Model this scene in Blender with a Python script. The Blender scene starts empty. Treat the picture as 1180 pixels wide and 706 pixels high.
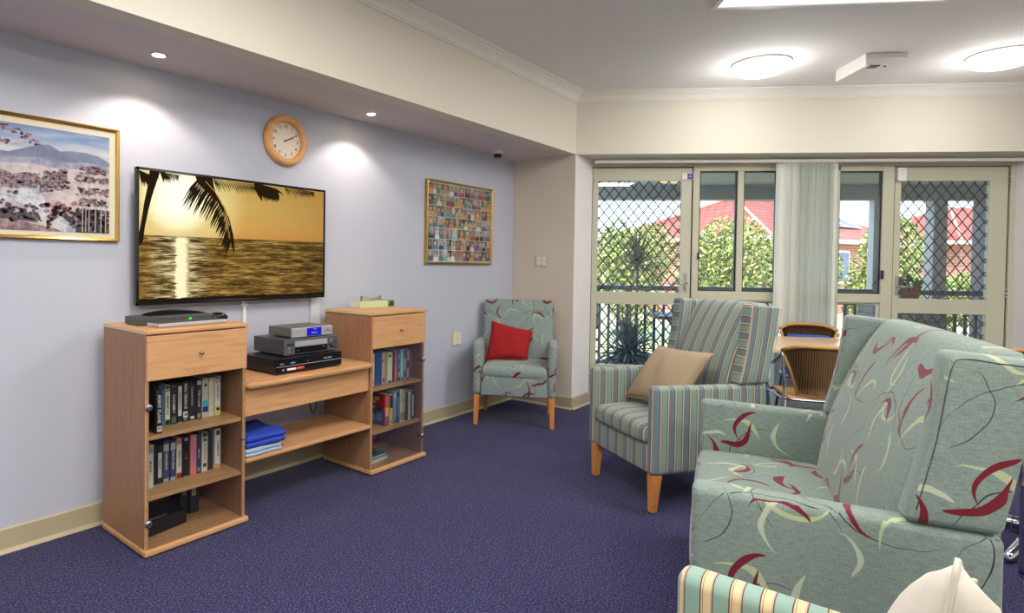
import bpy, bmesh, math, random
from mathutils import Vector, Matrix
random.seed(7)
scene = bpy.context.scene
COL = scene.collection
PI = math.pi

# ------------------------------------------------------------------ colours
def s2l(c):
    c = c / 255.0
    return c / 12.92 if c <= 0.04045 else ((c + 0.055) / 1.055) ** 2.4
def rgb(r, g, b): return (s2l(r), s2l(g), s2l(b), 1.0)

# ------------------------------------------------------------------ node helpers
class NT:
    def __init__(self, name):
        self.m = bpy.data.materials.new(name); self.m.use_nodes = True
        self.t = self.m.node_tree; self.t.nodes.clear()
        self.out = self.n('ShaderNodeOutputMaterial')
    def n(self, typ, **kw):
        nd = self.t.nodes.new(typ)
        for k, v in kw.items(): setattr(nd, k, v)
        return nd
    def l(self, a, b): self.t.links.new(a, b)
    def val(self, sock, v):
        if isinstance(v, (int, float)): sock.default_value = v
        elif isinstance(v, (tuple, list)): sock.default_value = v
        else: self.l(v, sock)
    def math(self, op, a, b=None, c=None):
        nd = self.n('ShaderNodeMath', operation=op)
        self.val(nd.inputs[0], a)
        if b is not None: self.val(nd.inputs[1], b)
        if c is not None: self.val(nd.inputs[2], c)
        return nd.outputs[0]
    def mix(self, f, a, b, blend='MIX'):
        nd = self.n('ShaderNodeMix', data_type='RGBA', blend_type=blend)
        self.val(nd.inputs[0], f); self.val(nd.inputs[6], a); self.val(nd.inputs[7], b)
        return nd.outputs[2]
    def ramp(self, f, stops, interp='LINEAR'):
        nd = self.n('ShaderNodeValToRGB'); cr = nd.color_ramp; cr.interpolation = interp
        while len(cr.elements) > 1: cr.elements.remove(cr.elements[0])
        cr.elements[0].position = stops[0][0]; cr.elements[0].color = stops[0][1]
        for p, c in stops[1:]:
            e = cr.elements.new(p); e.color = c
        self.l(f, nd.inputs[0]); return nd.outputs[0]
    def coord(self, which='Object', scale=None):
        tc = self.n('ShaderNodeTexCoord'); o = tc.outputs[which]
        if scale:
            mp = self.n('ShaderNodeMapping'); mp.inputs['Scale'].default_value = scale
            self.l(o, mp.inputs[0]); o = mp.outputs[0]
        return o
    def noise(self, vec, scale, detail=2, rough=.5, col=False):
        nd = self.n('ShaderNodeTexNoise'); nd.inputs['Scale'].default_value = scale
        nd.inputs['Detail'].default_value = detail; nd.inputs['Roughness'].default_value = rough
        self.l(vec, nd.inputs['Vector']); return nd.outputs[1 if col else 0]
    def bump(self, h, strength=.2, dist=.01):
        nd = self.n('ShaderNodeBump'); nd.inputs['Strength'].default_value = strength
        nd.inputs['Distance'].default_value = dist; self.l(h, nd.inputs['Height']); return nd.outputs[0]
    def bsdf(self, color, rough=.6, metal=0., spec=.5, normal=None, **kw):
        b = self.n('ShaderNodeBsdfPrincipled')
        self.val(b.inputs['Base Color'], color); self.val(b.inputs['Roughness'], rough)
        b.inputs['Metallic'].default_value = metal; b.inputs['Specular IOR Level'].default_value = spec
        for k, v in kw.items(): self.val(b.inputs[k.replace('_', ' ')], v)
        if normal is not None: self.l(normal, b.inputs['Normal'])
        self.l(b.outputs[0], self.out.inputs[0]); return b

MATS = {}
def simple(name, col, rough=.6, metal=0., spec=.5, var=.06, vscale=6, bump=0., bscale=200, **kw):
    if name in MATS: return MATS[name]
    t = NT(name); c = t.coord('Object')
    f = t.noise(c, vscale, 3)
    dark = tuple(x * (1 - var * 2) for x in col[:3]) + (1,); lite = tuple(min(1, x * (1 + var * 2)) for x in col[:3]) + (1,)
    cc = t.mix(f, dark, lite)
    nrm = t.bump(t.noise(c, bscale, 2), bump, .002) if bump else None
    t.bsdf(cc, rough, metal, spec, nrm, **kw)
    MATS[name] = t.m; return t.m
def emis(name, col, strength):
    t = NT(name); e = t.n('ShaderNodeEmission'); e.inputs[0].default_value = col; e.inputs[1].default_value = strength
    t.l(e.outputs[0], t.out.inputs[0]); MATS[name] = t.m; return t.m
def glassy(name, tint=(1, 1, 1, 1), refl=.08, rough=0.):
    t = NT(name); tr = t.n('ShaderNodeBsdfTransparent'); tr.inputs[0].default_value = tint
    gl = t.n('ShaderNodeBsdfGlossy'); gl.inputs['Roughness'].default_value = rough
    fr = t.n('ShaderNodeLayerWeight'); fr.inputs[0].default_value = .25
    f = t.math('MULTIPLY_ADD', fr.outputs['Fresnel'], .5, refl * .5)
    mx = t.n('ShaderNodeMixShader'); t.l(f, mx.inputs[0]); t.l(tr.outputs[0], mx.inputs[1]); t.l(gl.outputs[0], mx.inputs[2])
    t.l(mx.outputs[0], t.out.inputs[0]); MATS[name] = t.m; return t.m

# ------------------------------------------------------------------ mesh helpers
def finish(name, bm, mats, parent=None, smooth=False, loc=None):
    me = bpy.data.meshes.new(name); bm.to_mesh(me); bm.free()
    if not isinstance(mats, (list, tuple)): mats = [mats]
    for m in mats: me.materials.append(m)
    if smooth:
        for p in me.polygons: p.use_smooth = True
        if smooth != 'all':
            try: me.set_sharp_from_angle(angle=math.radians(35))
            except Exception: pass
    o = bpy.data.objects.new(name, me); COL.objects.link(o)
    if parent is not None: o.parent = parent
    if loc is not None: o.location = loc
    return o
def thing(name, label, cat, loc=(0, 0, 0), rz=0, group=None):
    o = bpy.data.objects.new(name, None); COL.objects.link(o); o.empty_display_size = .1
    o.location = loc; o.rotation_euler = (0, 0, rz); o['label'] = label; o['category'] = cat
    if group: o['group'] = group
    return o
def tag(o, label, cat, group=None, kind=None):
    o['label'] = label; o['category'] = cat
    if group: o['group'] = group
    if kind: o['kind'] = kind
    return o
def struct(o): o['kind'] = 'structure'; return o
def dup(root, loc, rz, label, group=None):
    r = root.copy(); COL.objects.link(r); r.location = loc; r.rotation_euler = (0, 0, rz); r['label'] = label
    if group: r['group'] = group
    for ch in list(root.children):
        c = ch.copy(); COL.objects.link(c); c.parent = r
        for g in ch.children:
            d = g.copy(); COL.objects.link(d); d.parent = c
    return r

def BM(): return bmesh.new()
def box(bm, x0, x1, y0, y1, z0, z1, mi=0, M=None, bev=0.):
    vs = [Vector((x, y, z)) for x in (x0, x1) for y in (y0, y1) for z in (z0, z1)]
    if M is not None: vs = [M @ v for v in vs]
    v = [bm.verts.new(p) for p in vs]
    fs = []
    for idx in ((0, 1, 3, 2), (4, 6, 7, 5), (0, 4, 5, 1), (2, 3, 7, 6), (0, 2, 6, 4), (1, 5, 7, 3)):
        f = bm.faces.new([v[i] for i in idx]); f.material_index = mi; fs.append(f)
    if bev > 0:
        es = list({e for f in fs for e in f.edges})
        r = bmesh.ops.bevel(bm, geom=es, offset=bev, segments=2, profile=.6, affect='EDGES')
        for f in r['faces']: f.material_index = mi
    return fs
def quad(bm, pts, mi=0):
    f = bm.faces.new([bm.verts.new(p) for p in pts]); f.material_index = mi; return f
def prism(bm, pts, h, M=None, mi=0):
    """polygon pts (x,y) extruded 0..h in z, transformed by M"""
    M = M or Matrix()
    a = [bm.verts.new(M @ Vector((x, y, 0))) for x, y in pts]; b = [bm.verts.new(M @ Vector((x, y, h))) for x, y in pts]
    n = len(pts); fs = [bm.faces.new(a[::-1]), bm.faces.new(b)]
    for i in range(n): fs.append(bm.faces.new((a[i], a[(i + 1) % n], b[(i + 1) % n], b[i])))
    for f in fs: f.material_index = mi
    return fs
def tube(bm, pts, r, n=8, mi=0, closed=False, cap=True, sq=None):
    pts = [Vector(p) for p in pts]; N = len(pts); rings = []
    rr = r if isinstance(r, (list, tuple)) else [r] * N
    prev = None
    for i, p in enumerate(pts):
        if closed: t = (pts[(i + 1) % N] - pts[i - 1])
        else: t = pts[min(i + 1, N - 1)] - pts[max(i - 1, 0)]
        t.normalize()
        if prev is None:
            u = t.orthogonal().normalized()
        else:
            u = (prev - t * prev.dot(t)); u.normalize()
        prev = u; w = t.cross(u)
        rings.append([bm.verts.new(p + (u * math.cos(a) + w * math.sin(a)) * rr[i]) for a in [2 * PI * k / n for k in range(n)]])
    for i in range(N if closed else N - 1):
        A = rings[i]; B = rings[(i + 1) % N]
        for k in range(n):
            f = bm.faces.new((A[k], A[(k + 1) % n], B[(k + 1) % n], B[k])); f.material_index = mi; f.smooth = True
    if cap and not closed:
        f = bm.faces.new(rings[0][::-1]); f.material_index = mi
        f = bm.faces.new(rings[-1]); f.material_index = mi
def smoothpath(pts, k=6):
    pts = [Vector(p) for p in pts]; out = []
    for i in range(len(pts) - 1):
        p0 = pts[max(i - 1, 0)]; p1 = pts[i]; p2 = pts[i + 1]; p3 = pts[min(i + 2, len(pts) - 1)]
        for j in range(k):
            t = j / k
            out.append(.5 * ((2 * p1) + (p2 - p0) * t + (2 * p0 - 5 * p1 + 4 * p2 - p3) * t * t + (3 * p1 - p0 - 3 * p2 + p3) * t ** 3))
    out.append(pts[-1]); return out
def lathe(bm, prof, n=24, M=None, mi=0):
    M = M or Matrix(); rings = []
    for r, z in prof:
        rings.append([bm.verts.new(M @ Vector((r * math.cos(2 * PI * k / n), r * math.sin(2 * PI * k / n), z))) for k in range(n)])
    for i in range(len(rings) - 1):
        for k in range(n):
            f = bm.faces.new((rings[i][k], rings[i][(k + 1) % n], rings[i + 1][(k + 1) % n], rings[i + 1][k])); f.material_index = mi; f.smooth = True
    for rg, rev in ((rings[0], True), (rings[-1], False)):
        f = bm.faces.new(rg[::-1] if rev else rg); f.material_index = mi
def axis(coords_lo, coords_hi, r, mid, ns=3):
    r = min(r, (coords_hi - coords_lo) * .49)
    a = [coords_lo + r * (1 - math.tan(math.radians(45 * (1 - i / ns)))) for i in range(ns + 1)]
    b = [coords_hi - (v - coords_lo) for v in a[::-1]]
    m = [a[-1] + (b[0] - a[-1]) * i / mid for i in range(1, mid)]
    return a + m + b
def softbox(bm, x0, x1, y0, y1, z0, z1, r, mid=(4, 4, 4), deform=None, uvf=None, mi=0, off=(0, 0)):
    """rounded box; uvf(side, p)->(u,v) uses the undeformed point; side in -x +x -y +y -z +z"""
    uvl = bm.loops.layers.uv.verify()
    lo = Vector((x0, y0, z0)); hi = Vector((x1, y1, z1)); c = (lo + hi) / 2
    X = axis(x0, x1, r, mid[0]); Y = axis(y0, y1, r, mid[1]); Z = axis(z0, z1, r, mid[2])
    cache = {}
    rv = [min(r, (hi[i] - lo[i]) * .49) for i in range(3)]
    def vert(p):
        key = (round(p[0], 6), round(p[1], 6), round(p[2], 6))
        if key in cache: return cache[key]
        inner = Vector([min(max(p[i], lo[i] + rv[i]), hi[i] - rv[i]) for i in range(3)])
        d = Vector(p) - inner
        q = inner + d.normalized() * min(rv) if d.length > 1e-9 and sum(abs(d[i]) > 1e-9 for i in range(3)) > 1 else Vector(p)
        u0 = q.copy()
        if deform: q = Vector(deform(q))
        cache[key] = (bm.verts.new(q), u0); return cache[key]
    def face(side, a, b, cc, dd):
        vs = [vert(a), vert(b), vert(cc), vert(dd)]
        try: f = bm.faces.new([v[0] for v in vs])
        except ValueError: return
        f.material_index = mi; f.smooth = True
        for lp, v in zip(f.loops, vs):
            if uvf: u = uvf(side, v[1])
            else: u = (v[1][0], v[1][2]) if side[1] == 'y' else (v[1][1], v[1][2]) if side[1] == 'x' else (v[1][0], v[1][1])
            lp[uvl].uv = (u[0] + off[0], u[1] + off[1])
    for i in range(len(X) - 1):
        for j in range(len(Y) - 1):
            face('-z', (X[i], Y[j], z0), (X[i], Y[j + 1], z0), (X[i + 1], Y[j + 1], z0), (X[i + 1], Y[j], z0))
            face('+z', (X[i], Y[j], z1), (X[i + 1], Y[j], z1), (X[i + 1], Y[j + 1], z1), (X[i], Y[j + 1], z1))
    for i in range(len(X) - 1):
        for j in range(len(Z) - 1):
            face('-y', (X[i], y0, Z[j]), (X[i + 1], y0, Z[j]), (X[i + 1], y0, Z[j + 1]), (X[i], y0, Z[j + 1]))
            face('+y', (X[i], y1, Z[j]), (X[i], y1, Z[j + 1]), (X[i + 1], y1, Z[j + 1]), (X[i + 1], y1, Z[j]))
    for i in range(len(Y) - 1):
        for j in range(len(Z) - 1):
            face('-x', (x0, Y[i], Z[j]), (x0, Y[i], Z[j + 1]), (x0, Y[i + 1], Z[j + 1]), (x0, Y[i + 1], Z[j]))
            face('+x', (x1, Y[i], Z[j]), (x1, Y[i + 1], Z[j]), (x1, Y[i + 1], Z[j + 1]), (x1, Y[i], Z[j + 1]))
def taper(bm, p0, p1, w0, w1, mi=0):
    """square tapered post from p0 (half width w0) to p1 (half width w1)"""
    p0 = Vector(p0); p1 = Vector(p1)
    a = [bm.verts.new(p0 + Vector((sx * w0, sy * w0, 0))) for sx, sy in ((-1, -1), (1, -1), (1, 1), (-1, 1))]
    b = [bm.verts.new(p1 + Vector((sx * w1, sy * w1, 0))) for sx, sy in ((-1, -1), (1, -1), (1, 1), (-1, 1))]
    fs = [bm.faces.new(a), bm.faces.new(b[::-1])]
    for i in range(4): fs.append(bm.faces.new((a[(i + 1) % 4], a[i], b[i], b[(i + 1) % 4])))
    bmesh.ops.recalc_face_normals(bm, faces=fs)
    r = bmesh.ops.bevel(bm, geom=list({e for f in fs for e in f.edges}), offset=.004, segments=2, affect='EDGES')
    for f in fs:
        if f.is_valid: f.material_index = mi
_txt = {}
def text(bm, s, size, M, mi=0, align='CENTER', squash=1.0, bold=0.0):
    cu = bpy.data.curves.new('lettering', 'FONT'); cu.body = s; cu.size = size; cu.align_x = align; cu.align_y = 'CENTER'
    cu.resolution_u = 1; cu.offset = bold; cu.fill_mode = 'FRONT'
    o = bpy.data.objects.new('lettering', cu); COL.objects.link(o)
    me = bpy.data.meshes.new_from_object(o)
    vm = [bm.verts.new(M @ Vector((v.co.x * squash, v.co.y, 0))) for v in me.vertices]
    for p in me.polygons:
        try: f = bm.faces.new([vm[i] for i in p.vertices]); f.material_index = mi
        except ValueError: pass
    bpy.data.objects.remove(o); bpy.data.curves.remove(cu); bpy.data.meshes.remove(me)
def basis(o, ex, ey):
    ex = Vector(ex).normalized(); ey = Vector(ey).normalized(); ez = ex.cross(ey)
    return Matrix(((ex.x, ey.x, ez.x, o[0]), (ex.y, ey.y, ez.y, o[1]), (ex.z, ey.z, ez.z, o[2]), (0, 0, 0, 1)))

# ------------------------------------------------------------------ door-wall frame of reference
PC = Vector((5.2098, -0.6646, 0)); DV = Vector((.5602, -.8283, 0)); NV = Vector((.8283, .5602, 0))
def dp(s, e, z=0): return PC + DV * s + NV * e + Vector((0, 0, z))
WORLD, SUNP, EXPO = 4.5, 6, 0.4
# ------------------------------------------------------------------ materials
def arcgroup():
    g = bpy.data.node_groups.new('leaf_stroke', 'ShaderNodeTree')
    for nm, ty in (('UV', 'NodeSocketVector'), ('cx', 'NodeSocketFloat'), ('cy', 'NodeSocketFloat'), ('R', 'NodeSocketFloat'), ('th', 'NodeSocketFloat'), ('span', 'NodeSocketFloat'), ('w', 'NodeSocketFloat'), ('T', 'NodeSocketFloat')):
        g.interface.new_socket(nm, in_out='INPUT', socket_type=ty)
    g.interface.new_socket('mask', in_out='OUTPUT', socket_type='NodeSocketFloat')
    gi = g.nodes.new('NodeGroupInput'); go = g.nodes.new('NodeGroupOutput')
    def mt(op, a, b=None, c=None):
        nd = g.nodes.new('ShaderNodeMath'); nd.operation = op
        for i, v in enumerate((a, b, c)):
            if v is None: continue
            if isinstance(v, (int, float)): nd.inputs[i].default_value = v
            else: g.links.new(v, nd.inputs[i])
        return nd.outputs[0]
    sp = g.nodes.new('ShaderNodeSeparateXYZ'); g.links.new(gi.outputs['UV'], sp.inputs[0])
    h = mt('MULTIPLY', gi.outputs['T'], .5); nh = mt('MULTIPLY', gi.outputs['T'], -.5)
    x = mt('WRAP', mt('SUBTRACT', sp.outputs[0], gi.outputs['cx']), h, nh)
    y = mt('WRAP', mt('SUBTRACT', sp.outputs[1], gi.outputs['cy']), h, nh)
    rho = mt('SQRT', mt('ADD', mt('MULTIPLY', x, x), mt('MULTIPLY', y, y)))
    th = mt('WRAP', mt('SUBTRACT', mt('ARCTAN2', y, x), gi.outputs['th']), 2 * PI, 0.)
    t = mt('MINIMUM', mt('DIVIDE', th, gi.outputs['span']), 1.)
    w = mt('MULTIPLY', mt('SINE', mt('MULTIPLY', mt('POWER', t, .7), PI)), gi.outputs['w'])
    m = mt('LESS_THAN', mt('ABSOLUTE', mt('SUBTRACT', rho, gi.outputs['R'])), w)
    g.links.new(m, go.inputs[0]); return g
ARC = arcgroup()
def leaf_fabric(name, T=.50, base=(122, 139, 133), WK=1.25):
    t = NT(name); uvn = t.n('ShaderNodeUVMap'); uv = uvn.outputs[0]
    # woven slub
    mp = t.n('ShaderNodeMapping'); mp.inputs['Scale'].default_value = (30, 260, 1); t.l(uv, mp.inputs[0])
    mp2 = t.n('ShaderNodeMapping'); mp2.inputs['Scale'].default_value = (300, 60, 1); t.l(uv, mp2.inputs[0])
    n1 = t.noise(mp.outputs[0], 1, 3, .7); n2 = t.noise(mp2.outputs[0], 1, 2)
    b = rgb(*base); dk = tuple(v * .62 for v in b[:3]) + (1,); lt = tuple(v * 1.28 for v in b[:3]) + (1,)
    f = t.math('MULTIPLY_ADD', n1, .65, t.math('MULTIPLY', n2, .35))
    col = t.ramp(f, [(.3, dk), (.7, lt)])
    # slight hand-drawn wobble
    wob = t.noise(uv, 9, 1, col=True)
    vm = t.n('ShaderNodeVectorMath', operation='MULTIPLY_ADD'); t.l(wob, vm.inputs[0]); vm.inputs[1].default_value = (.05, .05, 0); t.l(uv, vm.inputs[2])
    rnd = random.Random(11)
    strokes = []
    stem = rgb(48, 48, 50); bur = rgb(112, 24, 42); grn = rgb(176, 188, 148); cream = rgb(182, 194, 172)
    A = [  # cx, cy, R, th0, span, w, colour
        (.30, .02, .170, .5, 2.4, .0015, stem), (.05, .30, .190, 3.3, 2.0, .0015, stem), (.33, .33, .130, 1.2, 2.6, .0013, stem), (.12, .12, .10, 5.0, 2.4, .0013, stem), (.42, .20, .15, 2.5, 1.6, .0013, stem),
        (.10, .10, .085, 1.1, 2.2, .0050, grn), (.36, .20, .075, 3.5, 2.3, .0048, grn), (.22, .40, .095, .2, 1.9, .0050, grn), (.44, .44, .080, 2.4, 2.0, .0044, cream), (.03, .43, .07, 4.6, 2.3, .0042, grn), (.42, .05, .065, 5.6, 2.1, .0038, cream),
        (.27, .29, .085, 2.9, 1.9, .0044, grn), (.15, .36, .07, .9, 2.1, .0038, cream), (.38, .10, .095, 2.2, 1.7, .0045, cream), (.20, .22, .06, 5.6, 2.1, .0036, grn),
        (.17, .24, .085, 1.2, 2.1, .0084, bur), (.40, .34, .080, 3.9, 2.2, .0082, bur), (.31, .10, .070, .3, 2.2, .0060, bur), (.02, .18, .065, 2.2, 2.3, .0055, bur), (.20, .47, .080, 4.4, 2.1, .0078, bur), (.47, .25, .06, .6, 2.0, .0052, bur), (.06, .34, .100, 5.3, 1.9, .0080, bur), (.30, .45, .075, 1.7, 2.0, .0066, bur),
    ]
    k = T / .50; kw = k * WK
    for cx, cy, R, th, span, w, c in A:
        g = t.n('ShaderNodeGroup'); g.node_tree = ARC
        t.l(vm.outputs[0], g.inputs['UV'])
        for nm, v in (('cx', cx * k), ('cy', cy * k), ('R', R * k), ('th', th), ('span', span), ('w', w * (kw if c is not stem else k)), ('T', T)): g.inputs[nm].default_value = v
        streak = t.mix(t.math('MULTIPLY', n1, .6), c, tuple(v * .55 for v in c[:3]) + (1,))
        col = t.mix(g.outputs[0], col, streak)
    t.bsdf(col, .85, spec=.3, normal=t.bump(f, .25, .002), Sheen_Weight=.25, Sheen_Roughness=.4)
    return t.m
def stripe_fabric(name, T, stops):
    t = NT(name); uv = t.n('ShaderNodeUVMap').outputs[0]
    sp = t.n('ShaderNodeSeparateXYZ'); t.l(uv, sp.inputs[0])
    f = t.math('FRACT', t.math('DIVIDE', sp.outputs[0], T))
    col = t.ramp(f, stops, 'CONSTANT')
    mp = t.n('ShaderNodeMapping'); mp.inputs['Scale'].default_value = (220, 700, 1); t.l(uv, mp.inputs[0])
    n = t.noise(mp.outputs[0], 1, 2, .6)
    col = t.mix(t.math('MULTIPLY', n, .45), col, t.mix(1.0, col, (.55, .55, .55, 1), 'MULTIPLY'))
    t.bsdf(col, .85, spec=.3, normal=t.bump(n, .2, .002), Sheen_Weight=.25, Sheen_Roughness=.4)
    return t.m
F_LEAF = leaf_fabric('leaf_print_fabric', .60, WK=1.45)
F_LEAF2 = leaf_fabric('leaf_print_fabric_small', .50, base=(134, 150, 148), WK=1.15)
teal, slate, peach, dkl = rgb(124, 158, 148), rgb(106, 128, 138), rgb(206, 172, 146), rgb(48, 50, 58)
F_STR = stripe_fabric('stripe_fabric', .094, [(0, teal), (.29, dkl), (.33, peach), (.42, dkl), (.44, slate), (.78, dkl), (.82, peach), (.91, dkl), (.93, teal)])
sea, crm, brn = rgb(136, 166, 154), rgb(212, 190, 150), rgb(92, 60, 64)
F_STR2 = stripe_fabric('broad_stripe_fabric', .056, [(0, sea), (.50, brn), (.545, crm), (.60, brn), (.62, crm), (.88, rgb(186, 160, 150)), (.93, brn), (.97, sea)])

def wood(name, c1, c2, along='z', rough=.42, sc=1.):
    t = NT(name)
    s = {'x': (1.2, 16, 16), 'y': (16, 1.2, 16), 'z': (16, 16, 1.2)}[along]
    c = t.coord('Object', tuple(v * sc for v in s))
    n = t.noise(c, 1.5, 4, .6)
    col = t.ramp(n, [(.3, c1), (.55, c2), (.62, c1), (.8, c2)])
    t.bsdf(col, rough, spec=.4, normal=t.bump(n, .04, .002)); return t.m
W_L1, W_L2 = rgb(184, 138, 94), rgb(200, 155, 110)
W_FX = wood('beech_laminate_horizontal', W_L1, W_L2, 'x')
W_FZ = wood('beech_laminate_vertical_shaded', rgb(146, 106, 78), rgb(160, 120, 90), 'z')  # same beech, upright grain; shade on the cabinet sides is put into the colour
W_LEG = wood('stained_beech_legs', rgb(188, 122, 64), rgb(206, 142, 82), 'z', .35)
W_CLK = wood('clock_timber', rgb(208, 150, 92), rgb(226, 174, 116), 'x', .35)
W_EDGE = simple('pale_edge_strip', rgb(214, 190, 150), .5)
M_WALL = simple('lavender_paint', rgb(184, 190, 206), .75, var=.012, vscale=1.5, bump=.02, bscale=90)
M_CREAM = simple('cream_paint', rgb(221, 217, 203), .75, var=.01, vscale=1.5, bump=.02, bscale=90)
M_CEIL = simple('ceiling_paint', rgb(228, 227, 225), .85, var=.008, vscale=1.)
M_SOFF = simple('soffit_paint', rgb(214, 205, 204), .85, var=.008, vscale=1.)
M_CORN = simple('cornice_paint', rgb(232, 230, 222), .7, var=.008)
M_WHITEWALL = simple('white_reveal_paint', rgb(226, 224, 226), .7, var=.01)
M_SKIRT = simple('beige_skirting_vinyl', rgb(178, 168, 140), .55, var=.03, vscale=4)
M_ALU = simple('beige_powder_coated_aluminium', rgb(188, 188, 168), .45, var=.015, vscale=3)
M_BLACK = simple('black_plastic', rgb(24, 24, 26), .35, var=.05)
M_BLACKG = simple('gloss_black_plastic', rgb(14, 14, 18), .12, var=.05)
M_DGREY = simple('dark_grey_plastic', rgb(66, 68, 72), .4)
M_SILV = simple('silver_plastic', rgb(176, 178, 182), .35, metal=.3)
M_WHITE = simple('white_plastic', rgb(232, 232, 230), .45, var=.02)
M_CREAMPL = simple('ivory_plastic', rgb(196, 194, 158), .4, var=.02)
M_CHROME = simple('polished_aluminium', rgb(210, 212, 216), .16, metal=1., var=.02)
M_STEEL = simple('brushed_steel', rgb(170, 172, 172), .3, metal=1.)
M_GOLD = simple('gold_frame', rgb(190, 158, 84), .28, metal=.85, var=.06)
M_GRILLE = simple('black_security_mesh', rgb(22, 22, 24), .5)
M_RED = simple('red_cushion_fabric', rgb(150, 14, 20), .9, var=.12, vscale=30, bump=.5, bscale=60)
M_BEIGE = simple('beige_cushion_fabric', rgb(160, 142, 118), .8, var=.04, vscale=8, bump=.15, bscale=300)
M_CREAMC = simple('cream_cushion_fabric', rgb(208, 203, 193), .8, var=.03, vscale=8, bump=.15, bscale=300)
M_BLUEC = simple('royal_blue_cloth', rgb(28, 62, 170), .8, var=.12, vscale=10, bump=.3, bscale=120)
M_TOWEL = simple('pale_blue_towel', rgb(150, 174, 196), .95, var=.15, vscale=60, bump=.8, bscale=150)
M_BLUEPAD = simple('blue_chair_pad', rgb(58, 84, 176), .85, var=.06, bump=.2)
M_BROWNCORD = simple('brown_cord', rgb(120, 70, 40), .5)
G_WIN = glassy('window_glass', (.97, .99, .98, 1), .06)
G_CAB = glassy('cabinet_glass', (.96, .98, .98, 1), .03)
G_PIC = glassy('picture_glass', (1, 1, 1, 1), .02)

def carpet():
    t = NT('blue_loop_pile_carpet'); c = t.coord('Object')
    n = t.noise(c, 125, 3, .8); n2 = t.noise(c, 90, 2, .6); big = t.noise(c, 1.2, 2)
    v = t.n('ShaderNodeTexVoronoi'); v.inputs['Scale'].default_value = 210; t.l(c, v.inputs['Vector'])
    col = t.ramp(n, [(.38, rgb(8, 8, 24)), (.47, rgb(32, 35, 70)), (.56, rgb(58, 64, 116)), (.66, rgb(128, 122, 154))])
    col = t.mix(t.math('GREATER_THAN', n2, .62), col, rgb(84, 50, 52))
    col = t.mix(t.math('MULTIPLY', big, .18), col, rgb(40, 40, 70))
    t.bsdf(col, .95, spec=.15, normal=t.bump(t.math('ADD', n, v.outputs[0]), .6, .004), Sheen_Weight=.12, Sheen_Roughness=.3)
    return t.m
M_CARPET = carpet()
def wicker(name, c1, c2):
    t = NT(name); uv = t.n('ShaderNodeUVMap').outputs[0]
    w1 = t.n('ShaderNodeTexWave'); w1.bands_direction = 'X'; w1.inputs['Scale'].default_value = 22; w1.inputs['Distortion'].default_value = 1.5; t.l(uv, w1.inputs[0])
    w2 = t.n('ShaderNodeTexWave'); w2.bands_direction = 'Y'; w2.inputs['Scale'].default_value = 40; t.l(uv, w2.inputs[0])
    f = t.math('MULTIPLY_ADD', w1.outputs[1], .75, t.math('MULTIPLY', w2.outputs[1], .25))
    col = t.ramp(f, [(.15, c1), (.6, c2)])
    t.bsdf(col, .5, normal=t.bump(f, .8, .004)); return t.m
M_WICK = wicker('brown_wicker', rgb(40, 28, 18), rgb(132, 100, 62))
M_RATTAN = simple('rattan_wrap', rgb(176, 134, 82), .45, var=.2, vscale=60, bump=.5, bscale=200)
def tabletop():
    return wood('table_laminate', rgb(206, 176, 142), rgb(220, 194, 162), 'y', .25)
M_TABLE = tabletop()
# ------------------------------------------------------------------ the room shell
RX0 = -2.6      # wall behind the camera
CEILZ = 2.97; SOFZ = 2.40; BY = -.6646
def poly_slab(name, pts, z0, z1, mat, **kw):
    bm = BM(); prism(bm, pts, z1 - z0, Matrix.Translation((0, 0, z0))); bmesh.ops.recalc_face_normals(bm, faces=bm.faces)
    return struct(finish(name, bm, mat, **kw))
E1 = dp(.205, .3); E2 = dp(3.985, .3); E3 = dp(3.985, 0); E4 = dp(6.2, 0)
YR = -7.2
XR = E4.x + .4
outer = [(RX0, 0), (5.2, 0), (5.2098, BY), (E1.x, E1.y), (E2.x, E2.y), (E3.x, E3.y), (E4.x, E4.y), (XR, YR), (RX0, YR)]
poly_slab('floor', outer, -.05, 0, M_CARPET)
ceil_pts = [(RX0, BY), (5.2098, BY), (E4.x, E4.y), (XR, YR), (RX0, YR)]
poly_slab('ceiling', ceil_pts, CEILZ, CEILZ + .12, M_CEIL)
def wallbox(name, a, b, z0, z1, th, mat, **kw):
    """wall from a to b (xy), thickness th to the left of a->b"""
    a = Vector(a[:2]); b = Vector(b[:2]); d = (b - a).normalized(); n = Vector((-d.y, d.x)) * th
    bm = BM(); prism(bm, [tuple(a), tuple(b), tuple(b + n), tuple(a + n)], z1 - z0, Matrix.Translation((0, 0, z0)))
    bmesh.ops.recalc_face_normals(bm, faces=bm.faces)
    return struct(finish(name, bm, mat, **kw))
wallbox('wall_left', (RX0, 0), (5.2, 0), 0, SOFZ, .12, M_WALL)
# bulkhead over the television wall: soffit and face
bm = BM(); prism(bm, [(RX0, .12), (RX0, BY + .1199), (5.2098, BY + .1199), (5.2098, .12)], .04, Matrix.Translation((0, 0, SOFZ))); bmesh.ops.recalc_face_normals(bm, faces=bm.faces)
struct(finish('trim_1', bm, M_SOFF))
wallbox('wall_bulkhead', (RX0, BY), (5.2098, BY), SOFZ, CEILZ + .12, .12, M_CREAM)
# cream wall beside the corner, and the splayed reveal that leads to the doors
bm = BM(); prism(bm, [(5.2, .12), (5.2098, BY), (5.30, BY + .004), (5.45, .12)], SOFZ)
bmesh.ops.recalc_face_normals(bm, faces=bm.faces); struct(finish('wall_corner', bm, simple('taupe_cream_paint', rgb(214, 204, 190), .75, var=.012, vscale=1.5)))
bm = BM(); prism(bm, [(5.2098, BY), (E1.x, E1.y), (E1.x + .05, E1.y + .12), (5.24, BY + .12)], SOFZ + .02)
bmesh.ops.recalc_face_normals(bm, faces=bm.faces); struct(finish('wall_reveal', bm, M_WHITEWALL))
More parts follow.
